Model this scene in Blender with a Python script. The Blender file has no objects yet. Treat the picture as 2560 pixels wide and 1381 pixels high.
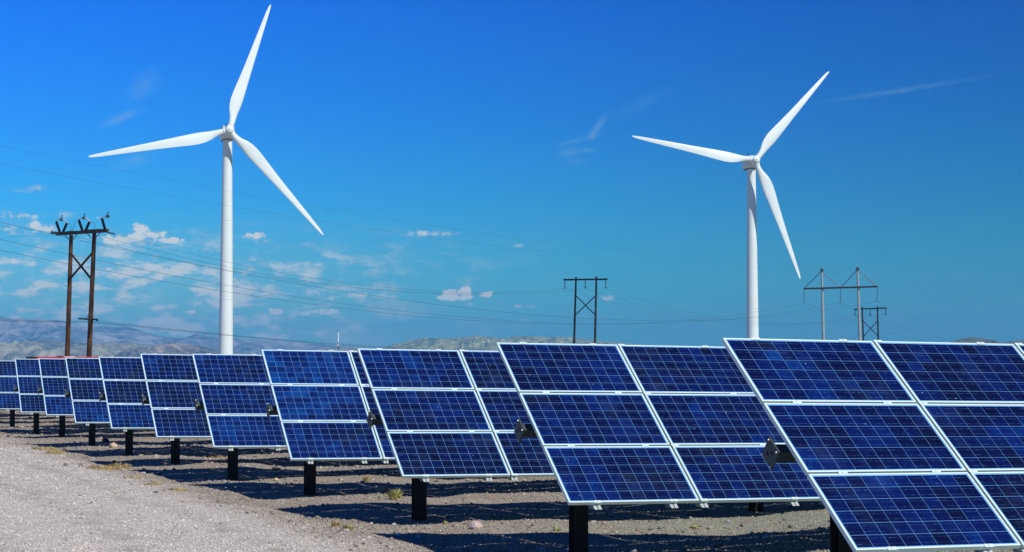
import bpy, math, random
import numpy as np
from mathutils import Vector, Matrix
random.seed(7)
rng = np.random.default_rng(7)
S = bpy.context.scene
COL = S.collection

# ------------------------------------------------------------------ camera, light
F = 4557.4                      # focal length in photo pixels (photo is 2560 wide)
HY = 924.0                      # row of the horizon in the photo
PITCH = math.atan((HY - 690.5) / F)
CH = 2.27                       # eye height
cam_d = bpy.data.cameras.new('camera')
cam = bpy.data.objects.new('camera', cam_d)
COL.objects.link(cam)
cam_d.sensor_width = 36.0
cam_d.lens = F * 36.0 / 2560.0
cam_d.clip_start = 0.1
cam_d.clip_end = 60000
cam.location = (0, 0, CH)
cam.rotation_euler = (math.radians(90) + PITCH, 0, 0)
S.camera = cam

SUN_DIR = Vector((1.74, -1.82, 2.62)).normalized()      # towards the sun
SUN_EL = math.asin(SUN_DIR.z)
SUN_AZ = math.atan2(SUN_DIR.x, SUN_DIR.y)               # clockwise from +Y
sd = bpy.data.lights.new('sun', 'SUN')
sd.energy = 5.0
sd.angle = math.radians(0.53)
sd.color = (1.0, 0.965, 0.91)
so = bpy.data.objects.new('sun', sd)
COL.objects.link(so)
so.location = (20, -20, 40)
so.rotation_euler = SUN_DIR.to_track_quat('Z', 'Y').to_euler()

S.view_settings.view_transform = 'Standard'
S.view_settings.look = 'None'
S.view_settings.exposure = 0.0
S.view_settings.gamma = 1.0
S.view_settings.use_curve_mapping = False


def ray(px, py):
    """direction (per metre of Y) of a photo pixel"""
    a = (690.5 - py) / F
    Y = math.cos(PITCH) - a * math.sin(PITCH)
    Z = math.sin(PITCH) + a * math.cos(PITCH)
    return (px - 1280) / F / Y, Z / Y


def at(px, py, Y):
    r = ray(px, py)
    return Vector((r[0] * Y, Y, CH + r[1] * Y))


def azel(px, py):
    r = ray(px, py)
    return math.atan2(r[0], 1.0), math.atan2(r[1], math.hypot(r[0], 1.0))


# ------------------------------------------------------------------ node helpers
class NT:
    def __init__(self, tree):
        self.t = tree
        self.t.nodes.clear()

    def n(self, kind, **kw):
        nd = self.t.nodes.new(kind)
        for k, v in kw.items():
            if k == 'ins':
                for i, x in v.items():
                    self.set(nd, i, x)
            else:
                setattr(nd, k, v)
        return nd

    def set(self, nd, i, x):
        if isinstance(x, bpy.types.NodeSocket):
            self.t.links.new(x, nd.inputs[i])
        else:
            nd.inputs[i].default_value = x

    def m(self, op, a, b=None, c=None, clamp=False):
        nd = self.t.nodes.new('ShaderNodeMath')
        nd.operation = op
        nd.use_clamp = clamp
        self.set(nd, 0, a)
        if b is not None: self.set(nd, 1, b)
        if c is not None: self.set(nd, 2, c)
        return nd.outputs[0]

    def mix(self, f, a, b, blend='MIX'):
        nd = self.t.nodes.new('ShaderNodeMix')
        nd.data_type = 'RGBA'
        nd.blend_type = blend
        self.set(nd, 0, f)
        for i, x in ((6, a), (7, b)):
            if not isinstance(x, bpy.types.NodeSocket) and len(x) == 3: x = (*x, 1)
            self.set(nd, i, x)
        return nd.outputs[2]

    def ramp(self, f, stops, interp='LINEAR'):
        nd = self.t.nodes.new('ShaderNodeValToRGB')
        cr = nd.color_ramp
        cr.interpolation = interp
        while len(cr.elements) < len(stops): cr.elements.new(0.5)
        for e, (p, c) in zip(cr.elements, stops):
            e.position = p
            e.color = (*c, 1) if len(c) == 3 else c
        self.set(nd, 0, f)
        return nd.outputs[0]

    def smooth(self, x, lo, hi, a=0.0, b=1.0):
        nd = self.t.nodes.new('ShaderNodeMapRange')
        nd.interpolation_type = 'SMOOTHSTEP'
        self.set(nd, 0, x)
        for i, v in zip((1, 2, 3, 4), (lo, hi, a, b)): self.set(nd, i, v)
        return nd.outputs[0]

    def noise(self, vec, scale, detail=3, rough=0.55, dist=0.0, out=0):
        nd = self.n('ShaderNodeTexNoise', ins={'Scale': scale, 'Detail': detail, 'Roughness': rough, 'Distortion': dist})
        if vec is not None: self.set(nd, 'Vector', vec)
        return nd.outputs[out]


def material(name, base=(0.5, 0.5, 0.5), rough=0.6, metal=0.0, spec=0.5, var=0.0, vscale=3.0, bump=0.0, bscale=20.0, coat=0.0):
    m = bpy.data.materials.new(name)
    m.use_nodes = True
    q = NT(m.node_tree)
    p = q.n('ShaderNodeBsdfPrincipled')
    p.inputs['Roughness'].default_value = rough
    p.inputs['Metallic'].default_value = metal
    p.inputs['Specular IOR Level'].default_value = spec
    p.inputs['Coat Weight'].default_value = coat
    g = q.n('ShaderNodeNewGeometry')
    if var > 0:
        f = q.noise(g.outputs['Position'], vscale, 4)
        a = tuple(min(1, c * (1 - var)) for c in base)
        b = tuple(min(1, c * (1 + var)) for c in base)
        q.set(p, 'Base Color', q.ramp(f, [(0.3, a), (0.7, b)]))
    else:
        p.inputs['Base Color'].default_value = (*base, 1)
    if bump > 0:
        bn = q.n('ShaderNodeBump', ins={'Strength': 1.0, 'Distance': bump})
        q.set(bn, 'Height', q.noise(g.outputs['Position'], bscale, 3))
        q.set(p, 'Normal', bn.outputs[0])
    o = q.n('ShaderNodeOutputMaterial')
    q.set(o, 0, p.outputs[0])
    return m


# ------------------------------------------------------------------ world: Nishita sky, tinted, with clouds
W = bpy.data.worlds.new('World')
S.world = W
W.use_nodes = True
q = NT(W.node_tree)
sky = q.n('ShaderNodeTexSky', sky_type='NISHITA', sun_disc=False, sun_elevation=SUN_EL, sun_rotation=SUN_AZ,
          altitude=600.0, air_density=1.0, dust_density=0.5, ozone_density=2.5)
tc = q.n('ShaderNodeTexCoord')
sep = q.n('ShaderNodeSeparateXYZ')
q.set(sep, 0, tc.outputs['Generated'])
dx, dy, dz = sep.outputs
az = q.m('ARCTAN2', dx, dy)
el = q.m('ARCTAN2', dz, q.m('SQRT', q.m('ADD', q.m('MULTIPLY', dx, dx), q.m('MULTIPLY', dy, dy))))
tint = q.ramp(q.m('MULTIPLY', el, 1 / 0.6), [
    (0.0, (0.15, 0.74, 0.78)), (0.10, (0.085, 0.67, 0.98)), (0.22, (0.035, 0.47, 1.15)),
    (0.36, (0.012, 0.34, 1.25)), (0.7, (0.008, 0.20, 0.85)), (1.0, (0.008, 0.16, 0.72))])
skyc = q.mix(1.0, sky.outputs[0], tint, 'MULTIPLY')
side = q.smooth(dx, -0.45, 0.45, 1.38, 0.60)            # polarised darkening away to the right
sc = q.n('ShaderNodeVectorMath', operation='SCALE')
q.set(sc, 0, skyc)
q.set(sc, 3, side)
skyc = sc.outputs[0]
# cloud coordinates: radians * 10
comb = q.n('ShaderNodeCombineXYZ')
q.set(comb, 0, q.m('MULTIPLY', az, 10.0)); q.set(comb, 1, q.m('MULTIPLY', el, 10.0))
cv = comb.outputs[0]
warp = q.n('ShaderNodeVectorMath', operation='ADD')
wsc = q.n('ShaderNodeVectorMath', operation='SCALE')
q.set(wsc, 0, q.noise(cv, 5.0, 4, 0.6, out=1)); wsc.inputs[3].default_value = 0.12
q.set(warp, 0, cv); q.set(warp, 1, wsc.outputs[0])
cvw = warp.outputs[0]
n_big = q.noise(cvw, 10.0, 8, 0.66)
n_fine = q.noise(cvw, 30.0, 6, 0.65)
n1 = q.m('SUBTRACT', n_big, 0.5)
n2 = q.m('SUBTRACT', n_fine, 0.5)
cumulus = [  # px, py, half width, half height, strength
    (350, 583, 34, 24, 1.0), (384, 594, 40, 22, 1.0), (332, 600, 50, 22, .9), (285, 608, 44, 17, .75), (420, 606, 44, 13, .8), (350, 612, 105, 13, .5), (345, 614, 95, 12, .45), (638, 595, 34, 16, .7), (660, 604, 38, 11, .5),
    (1157, 739, 34, 22, 1.0), (1132, 743, 34, 18, 1.0), (1145, 749, 58, 12, .9), (1108, 748, 24, 10, .8), (1216, 742, 27, 16, .9), (1180, 762, 28, 9, .45), (1516, 750, 22, 12, .55), (1300, 767, 26, 9, .5),
    (1335, 769, 16, 7, .4), (45, 543, 58, 16, .64), (85, 566, 40, 14, .64), (120, 576, 44, 16, .64), (40, 584, 70, 11, .5), (20, 575, 50, 14, .6),
    (160, 540, 32, 13, .35), (95, 472, 36, 12, .4), (50, 478, 46, 8, .3), (35, 655, 52, 16, .64), (80, 662, 36, 12, .55), (290, 692, 48, 14, .5), (462, 680, 46, 18, .4),
    (640, 718, 50, 20, .5), (745, 718, 30, 11, .45), (828, 748, 34, 17, .55), (905, 742, 46, 13, .6), (975, 743, 52, 11, .5),
    (695, 784, 34, 17, .75), (660, 792, 34, 11, .5), (760, 788, 30, 12, .6), (812, 786, 40, 15, .7), (475, 784, 30, 11, .7), (520, 780, 30, 8, .5), (570, 786, 60, 12, .4), (880, 775, 60, 10, .3), (1050, 790, 40, 8, .3), (1180, 815, 50, 9, .25), (150, 650, 60, 10, .35), (210, 700, 40, 12, .35), (340, 705, 60, 9, .3), (60, 735, 70, 9, .35), (400, 725, 60, 8, .3), (560, 735, 70, 10, .3), (390, 660, 60, 14, .35), (250, 750, 70, 12, .3),
    (120, 760, 90, 12, .35), (745, 838, 40, 9, .4), (815, 840, 32, 8, .4), (900, 830, 60, 12, .25), (980, 775, 26, 9, .35), (1310, 803, 34, 9, .25), (30, 700, 80, 12, .3),
    (1085, 588, 78, 12, .5), (1110, 588, 44, 13, .4), (1293, 616, 34, 8, .35)]
mask = None
for ci, (px, py, hw, hh, st) in enumerate(cumulus):
    a0, e0 = azel(px, py)
    u = q.m('MULTIPLY', q.m('SUBTRACT', az, a0), F / hw)
    v = q.m('MULTIPLY', q.m('SUBTRACT', el, e0), F / hh)
    v = q.m('MAXIMUM', v, q.m('MULTIPLY', v, -0.95))
    d = q.m('SUBTRACT', 1.0, q.m('SQRT', q.m('ADD', q.m('MULTIPLY', u, u), q.m('MULTIPLY', v, v))))
    # noisy edge, then strength
    crisp = st > 0.65
    d = q.m('ADD', d, q.m('ADD', q.m('MULTIPLY', n1, 1.7 if crisp else 2.6), q.m('MULTIPLY', n2, 1.7)))
    # the crown of a cumulus is crisp, its base dissolves
    soft = q.smooth(q.m('MULTIPLY', q.m('SUBTRACT', el, e0), F / hh), -0.95, 0.6, 2.6 if crisp else 2.2, 0.5 if crisp else 1.1)
    dd = q.m('DIVIDE', q.m('ADD', d, 0.15), soft)
    d = q.m('MULTIPLY', q.smooth(dd, 0.0, 1.0), min(1.0, st * 1.45))
    mask = d if mask is None else q.m('MAXIMUM', mask, d)
wisps = [(357, 215, 52, 20, 50, .22), (380, 205, 30, 16, 20, .12), (300, 297, 54, 9, 24, .3), (335, 402, 60, 12, 20, .22), (1492, 322, 42, 8, 52, .3),
         (1440, 352, 60, 5, 14, .18), (1425, 382, 34, 9, 12, .25), (1466, 376, 22, 5, -4, .28), (1440, 405, 30, 6, 2, .2), (1600, 262, 90, 14, 24, .09),
         (2240, 228, 190, 5, 7, .2), (2330, 215, 90, 4, 7, .16)]
for (px, py, hw, hh, ang, st) in wisps:
    hh *= 1.7; hw *= 1.2
    a0, e0 = azel(px, py)
    c_, s_ = math.cos(math.radians(ang)), math.sin(math.radians(ang))
    du = q.m('SUBTRACT', az, a0); dv = q.m('SUBTRACT', el, e0)
    u = q.m('MULTIPLY', q.m('ADD', q.m('MULTIPLY', du, c_), q.m('MULTIPLY', dv, s_)), F / hw)
    v = q.m('MULTIPLY', q.m('SUBTRACT', q.m('MULTIPLY', dv, c_), q.m('MULTIPLY', du, s_)), F / hh)
    d = q.m('SUBTRACT', 1.0, q.m('SQRT', q.m('ADD', q.m('MULTIPLY', u, u), q.m('MULTIPLY', v, v))))
    d = q.m('ADD', d, q.m('ADD', q.m('MULTIPLY', n1, 1.0), q.m('MULTIPLY', n2, 0.8)))
    d = q.m('MULTIPLY', q.smooth(d, -0.3, 1.3), st * 0.95)
    mask = q.m('MAXIMUM', mask, d)
# low broken layer, thickest to the left, all the way round
comb2 = q.n('ShaderNodeCombineXYZ')
q.set(comb2, 0, q.m('MULTIPLY', az, 10.0)); q.set(comb2, 1, q.m('MULTIPLY', el, 30.0)); comb2.inputs[2].default_value = 3.3
lay = q.noise(comb2.outputs[0], 3.6, 9, 0.64, 0.3)
band = q.m('MULTIPLY', q.smooth(el, 0.003, 0.02), q.smooth(el, 0.05, 0.092, 1.0, 0.0))
leftm = q.smooth(dx, -0.19, 0.06, 1.0, 0.08)
lm = q.m('MULTIPLY', q.m('MULTIPLY', q.smooth(lay, 0.45, 0.62), 0.66), q.m('MULTIPLY', band, leftm))
veil = q.m('MULTIPLY', q.m('MULTIPLY', band, leftm), 0.34)
mask = q.m('MAXIMUM', mask, q.m('ADD', lm, veil), clamp=True)
mask = q.m('MINIMUM', mask, 0.96)
shade = q.smooth(q.m('ADD', q.m('MULTIPLY', n1, 1.6), mask), 0.1, 0.95)
ccol = q.mix(shade, (2.5, 4.9, 6.1), (8.6, 8.7, 8.2))
low = q.smooth(el, 0.01, 0.055, 1.0, 0.0)
ccol = q.mix(q.m('MULTIPLY', low, q.smooth(mask, 0.35, 0.8, 0.75, 0.12)), ccol, (5.9, 5.4, 6.2))
final = q.mix(mask, skyc, ccol)
bg = q.n('ShaderNodeBackground', ins={1: 0.10})
q.set(bg, 0, final)
q.set(q.n('ShaderNodeOutputWorld'), 0, bg.outputs[0])


# ------------------------------------------------------------------ mesh helpers
class MB:
    def __init__(self):
        self.v = []; self.f = []; self.uv = None

    def add(self, vs, fs):
        o = len(self.v)
        self.v += [tuple(x) for x in vs]
        self.f += [tuple(i + o for i in f) for f in fs]

    def box(self, x0, x1, y0, y1, z0, z1, M=None):
        vs = [Vector(p) for p in ((x0, y0, z0), (x1, y0, z0), (x1, y1, z0), (x0, y1, z0), (x0, y0, z1), (x1, y0, z1), (x1, y1, z1), (x0, y1, z1))]
        if M is not None: vs = [M @ p for p in vs]
        self.add(vs, [(0, 3, 2, 1), (4, 5, 6, 7), (0, 1, 5, 4), (1, 2, 6, 5), (2, 3, 7, 6), (3, 0, 4, 7)])

    def bar(self, a, b, w, h=None, up=Vector((0, 0, 1))):
        """rectangular bar from a to b"""
        h = w if h is None else h
        a, b = Vector(a), Vector(b)
        d = (b - a).normalized()
        if abs(d.dot(up)) > 0.98: up = Vector((0, 1, 0))
        s = d.cross(up).normalized(); u = s.cross(d)
        vs = []
        for p in (a, b):
            for i, j in ((-1, -1), (1, -1), (1, 1), (-1, 1)):
                vs.append(p + s * (i * w / 2) + u * (j * h / 2))
        self.add(vs, [(0, 1, 2, 3), (7, 6, 5, 4), (0, 4, 5, 1), (1, 5, 6, 2), (2, 6, 7, 3), (3, 7, 4, 0)])

    def tube(self, pts, rad, n=8, cap=True):
        """round tube through pts, rad a number or a list"""
        pts = [Vector(p) for p in pts]
        if not hasattr(rad, '__len__'): rad = [rad] * len(pts)
        o = len(self.v)
        for i, p in enumerate(pts):
            d = (pts[min(i + 1, len(pts) - 1)] - pts[max(i - 1, 0)]).normalized()
            up = Vector((0, 0, 1)) if abs(d.z) < 0.95 else Vector((0, 1, 0))
            s = d.cross(up).normalized(); u = s.cross(d)
            for k in range(n):
                t = 2 * math.pi * k / n
                self.v.append(tuple(p + s * (math.cos(t) * rad[i]) + u * (math.sin(t) * rad[i])))
        for i in range(len(pts) - 1):
            for k in range(n):
                k2 = (k + 1) % n
                self.f.append((o + i * n + k, o + i * n + k2, o + (i + 1) * n + k2, o + (i + 1) * n + k))
        if cap:
            self.f.append(tuple(o + k for k in reversed(range(n))))
            e = o + (len(pts) - 1) * n
            self.f.append(tuple(e + k for k in range(n)))

    def mesh(self, name, mat, smooth=False):
        me = bpy.data.meshes.new(name)
        me.from_pydata(self.v, [], self.f)
        me.materials.append(mat)
        if smooth:
            me.polygons.foreach_set('use_smooth', [True] * len(me.polygons))
            me.set_sharp_from_angle(angle=math.radians(40))
        me.update()
        return me

    def build(self, name, mat, parent=None, smooth=False, matrix=None):
        return link(name, self.mesh(name, mat, smooth), parent, matrix)


def link(name, me, parent=None, matrix=None):
    o = bpy.data.objects.new(name, me)
    COL.objects.link(o)
    if parent is not None: o.parent = parent
    if matrix is not None: o.matrix_local = matrix
    return o


def thing(name, loc, label, cat, group=None, rotz=0.0):
    o = bpy.data.objects.new(name, None)
    COL.objects.link(o)
    o.empty_display_size = 0.3
    o.location = loc
    o.rotation_euler = (0, 0, rotz)
    tag(o, label, cat, group)
    return o


def tag(o, label=None, cat=None, group=None, kind=None):
    if label: o['label'] = label
    if cat: o['category'] = cat
    if group: o['group'] = group
    if kind: o['kind'] = kind
    return o


# ------------------------------------------------------------------ materials
M_alu = material('aluminium', (0.60, 0.74, 0.70), 0.45, 0.0, 0.5, var=0.03, vscale=4)
M_galv = material('galvanised_steel', (0.42, 0.47, 0.45), 0.5, 0.25, 0.5, var=0.12, vscale=14)
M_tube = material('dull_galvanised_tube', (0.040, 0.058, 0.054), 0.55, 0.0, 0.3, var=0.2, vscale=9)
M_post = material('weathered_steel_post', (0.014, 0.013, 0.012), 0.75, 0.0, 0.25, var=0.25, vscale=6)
M_black = material('hole_shade_black', (0.004, 0.004, 0.004), 0.8)
M_bolt = material('zinc_bolt', (0.7, 0.7, 0.68), 0.35, 0.3)
M_back = material('white_backsheet', (0.14, 0.36, 0.66), 0.6, 0, 0.1)
M_turb = material('turbine_white_paint', (0.70, 0.78, 0.735), 0.42, 0, 0.4, var=0.035, vscale=0.22)
M_turbjoint = material('turbine_joint', (0.28, 0.30, 0.30), 0.6)
M_dark = material('dark_bearing_ring', (0.10, 0.05, 0.03), 0.6, var=0.4, vscale=1.5)
M_ins = material('dark_insulator', (0.012, 0.016, 0.018), 0.35)
M_wire = material('aluminium_cable', (0.035, 0.045, 0.05), 0.6)
M_steelpole = material('galvanised_pole', (0.30, 0.34, 0.33), 0.5, 0.0, 0.4, var=0.12, vscale=0.8)
M_hard = material('dark_line_hardware', (0.03, 0.045, 0.05), 0.5, 0.2)
M_light_hard = material('bright_line_hardware', (0.62, 0.70, 0.72), 0.35, 0.2)


def wood_material(name, c1, c2):
    m = bpy.data.materials.new(name)
    m.use_nodes = True
    q = NT(m.node_tree)
    g = q.n('ShaderNodeNewGeometry')
    mp = q.n('ShaderNodeMapping', ins={3: (9.0, 9.0, 0.7)})
    q.set(mp, 0, g.outputs['Position'])
    f = q.noise(mp.outputs[0], 1.0, 6, 0.7)
    f2 = q.noise(g.outputs['Position'], 1.3, 3)
    p = q.n('ShaderNodeBsdfPrincipled', ins={'Roughness': 0.85, 'Specular IOR Level': 0.2})
    f = q.m('ADD', f, q.m('MULTIPLY', q.m('SUBTRACT', f2, 0.5), 0.5))
    q.set(p, 'Base Color', q.ramp(f, [(0.36, c1), (0.52, tuple((a + b) / 2.4 for a, b in zip(c1, c2))), (0.66, c2)]))
    b = q.n('ShaderNodeBump', ins={'Strength': 0.8, 'Distance': 0.02})
    q.set(b, 'Height', f); q.set(p, 'Normal', b.outputs[0])
    q.set(q.n('ShaderNodeOutputMaterial'), 0, p.outputs[0])
    return m


M_wood = wood_material('creosoted_wood', (0.022, 0.010, 0.004), (0.15, 0.068, 0.024))
M_wood2 = wood_material('dark_creosoted_wood', (0.012, 0.007, 0.006), (0.05, 0.026, 0.018))


def cell_material():
    m = bpy.data.materials.new('polycrystalline_cell')
    m.use_nodes = True
    q = NT(m.node_tree)
    g = q.n('ShaderNodeNewGeometry')
    oi = q.n('ShaderNodeObjectInfo')
    uv = q.n('ShaderNodeUVMap')
    r = q.m('FRACT', q.m('ADD', q.m('MULTIPLY', g.outputs['Random Per Island'], 7.31), q.m('MULTIPLY', oi.outputs['Random'], 3.77)))
    vo = q.n('ShaderNodeTexVoronoi', ins={'Scale': 34.0, 'Randomness': 1.0})
    q.set(vo, 'Vector', g.outputs['Position'])
    vs = q.n('ShaderNodeSeparateColor')
    q.set(vs, 0, vo.outputs['Color'])
    lo = q.noise(g.outputs['Position'], 0.55, 3, 0.6)
    mid = q.noise(g.outputs['Position'], 3.4, 3, 0.6)
    # brightness: per cell, per crystal, broad cloudiness
    b = q.m('ADD', q.m('MULTIPLY', r, 0.34), q.m('MULTIPLY', vs.outputs[0], 0.15))
    b = q.m('ADD', b, q.m('MULTIPLY', q.m('SUBTRACT', lo, 0.5), 1.15))
    b = q.m('ADD', b, q.m('MULTIPLY', q.m('SUBTRACT', mid, 0.5), 0.55))
    ta = q.n('ShaderNodeAttribute', attribute_type='OBJECT', attribute_name='tint')
    tg = q.n('ShaderNodeAttribute', attribute_type='GEOMETRY', attribute_name='tint')
    b = q.m('ADD', b, q.m('ADD', ta.outputs['Fac'], tg.outputs['Fac']))
    b = q.m('ADD', b, 0.17, clamp=True)
    col = q.ramp(b, [(0.0, (0.0003, 0.0008, 0.010)), (0.35, (0.0003, 0.0020, 0.036)), (0.65, (0.0005, 0.0080, 0.090)), (1.0, (0.001, 0.045, 0.21))])
    sx = q.n('ShaderNodeSeparateXYZ')
    q.set(sx, 0, uv.outputs[0])
    v = sx.outputs[1]
    # two silver busbars along the cell, broken by solder spots
    v3 = q.m('ABSOLUTE', q.m('SUBTRACT', q.m('FRACT', q.m('MULTIPLY', v, 2.0)), 0.5))
    bus = q.smooth(v3, 0.012, 0.030, 1.0, 0.0)
    spot = q.noise(g.outputs['Position'], 22.0, 2, 0.5)
    spot = q.smooth(spot, 0.42, 0.72, 0.10, 0.75)
    col = q.mix(q.m('MULTIPLY', bus, spot), col, (0.07, 0.22, 0.58))
    # faint finger lines
    fing = q.m('FRACT', q.m('MULTIPLY', v, 26.0))
    col = q.mix(q.m('MULTIPLY', q.smooth(fing, 0.7, 0.9), 0.05), col, (0.10, 0.20, 0.5))
    # dirt specks, bird marks, and solder sparkle painted as pale dots
    v2 = q.n('ShaderNodeTexVoronoi', ins={'Scale': 9.0, 'Randomness': 1.0})
    q.set(v2, 'Vector', g.outputs['Position'])
    sp = q.n('ShaderNodeSeparateColor'); q.set(sp, 0, v2.outputs['Color'])
    rare = q.smooth(sp.outputs[0], 0.80, 0.90)
    dot = q.m('MULTIPLY', q.smooth(v2.outputs['Distance'], 0.030, 0.075, 1.0, 0.0), rare)
    col = q.mix(q.m('MULTIPLY', dot, 0.75), col, (0.45, 0.55, 0.72))
    dust = q.smooth(q.noise(g.outputs['Position'], 1.9, 5, 0.6), 0.5, 0.85, 0.0, 0.05)
    col = q.mix(dust, col, (0.25, 0.40, 0.50))
    p = q.n('ShaderNodeBsdfPrincipled', ins={'Roughness': 0.4, 'Specular IOR Level': 0.08, 'Coat Weight': 0.25, 'Coat Roughness': 0.05, 'Coat IOR': 1.3})
    q.set(p, 'Base Color', col)
    q.set(q.n('ShaderNodeOutputMaterial'), 0, p.outputs[0])
    return m


M_cell = cell_material()


# ------------------------------------------------------------------ ground
WAVES = []
for i in range(46):
    wl = 0.7 * (10 ** (i / 46 * 1.15))
    th = rng.uniform(0, math.pi * 2)
    WAVES.append((2 * math.pi / wl * math.cos(th), 2 * math.pi / wl * math.sin(th), rng.uniform(0, 6.28), 0.0016 + 0.0016 * wl))


def road_x(y):
    """x of the edge between the gravel road and the array ground"""
    return -2.2 - 0.408 * (y - 23.5) + 0.35 * np.sin(y * 0.55) + 0.2 * np.sin(y * 1.31 + 1)


def ground_z(x, y):
    x = np.asarray(x, float); y = np.asarray(y, float)
    h = np.zeros(np.broadcast(x, y).shape)
    for kx, ky, ph, a in WAVES:
        h = h + a * np.sin(kx * x + ky * y + ph)
    s = x - road_x(y)
    t = np.clip((s + 0.6) / 1.6, 0, 1); t = t * t * (3 - 2 * t)
    h = h * (0.35 + 0.65 * t)
    h = h + 0.07 * (1 - t)                                   # road stands slightly proud
    h = h + 0.03 * np.exp(-((s - 0.1) / 0.35) ** 2)          # little windrow along the edge
    # wheel tracks on the road
    h = h - 0.02 * np.exp(-((s + 2.6) / 0.35) ** 2) - 0.02 * np.exp(-((s + 4.3) / 0.35) ** 2)
    fade = np.clip(1 - (np.hypot(x, y) - 90) / 120, 0, 1)
    return h * fade


def axis(lo, hi, c, n, fine):
    """sinh spaced coordinates, finest (fine) at c"""
    def half(L, m):
        b = 1.0
        f_lo, f_hi = 1e-3, 40.0
        for _ in range(60):
            b = (f_lo + f_hi) / 2
            a = L / math.sinh(b)
            if a * math.sinh(b / m) > fine: f_lo = b
            else: f_hi = b
        t = np.arange(0, m + 1) / m
        return L * np.sinh(b * t) / math.sinh(b)
    up = half(hi - c, n)
    dn = half(c - lo, max(4, n // 2))
    return np.concatenate([c - dn[::-1], c + up[1:]])


gx = np.concatenate([np.linspace(-19.9, 14, 330)])
lx = -20 - (np.geomspace(0.25, 14000, 60))
rx = 14 + (np.geomspace(0.25, 14000, 60))
gx = np.concatenate([lx[::-1], gx, rx])
gy1 = np.geomspace(18, 140, 430)
gy = np.concatenate([-np.geomspace(1, 14000, 20)[::-1], np.linspace(0, 17.5, 20), gy1, 140 + np.geomspace(1.5, 14000, 70)])
X, Yg = np.meshgrid(gx, gy)
Z = ground_z(X, Yg)
nx, ny = len(gx), len(gy)
V = np.stack([X, Yg, Z], -1).reshape(-1, 3)
idx = np.arange(nx * ny).reshape(ny, nx)
Fq = np.stack([idx[:-1, :-1], idx[:-1, 1:], idx[1:, 1:], idx[1:, :-1]], -1).reshape(-1, 4)


def np_mesh(name, V, Fq, mat, smooth=True):
    me = bpy.data.meshes.new(name)
    k = Fq.shape[1]
    me.vertices.add(len(V)); me.vertices.foreach_set('co', V.astype(np.float32).ravel())
    me.loops.add(Fq.size); me.loops.foreach_set('vertex_index', Fq.astype(np.int32).ravel())
    me.polygons.add(len(Fq))
    me.polygons.foreach_set('loop_start', np.arange(0, Fq.size, k, dtype=np.int32))
    me.polygons.foreach_set('loop_total', np.full(len(Fq), k, dtype=np.int32))
    me.update(calc_edges=True)
    me.validate()
    me.polygons.foreach_set('use_smooth', np.full(len(Fq), bool(smooth)))
    me.materials.append(mat)
    return me


def ruts(q, s):
    """mask of two worn wheel tracks at fixed distances from the road edge"""
    g = q.n('ShaderNodeNewGeometry').outputs['Position']
    w = q.m('MULTIPLY', q.m('SUBTRACT', q.noise(g, 0.25, 3, 0.5), 0.5), 1.6)
    out = None
    for c in (-1.1, -2.7, -4.4):
        d = q.m('ABSOLUTE', q.m('SUBTRACT', q.m('ADD', s, w), c))
        d = q.smooth(d, 0.05, 0.42, 1.0, 0.0)
        out = d if out is None else q.m('MAXIMUM', out, d)
    return q.m('MULTIPLY', out, q.smooth(q.noise(g, 1.7, 5, 0.7), 0.38, 0.62))


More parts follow.
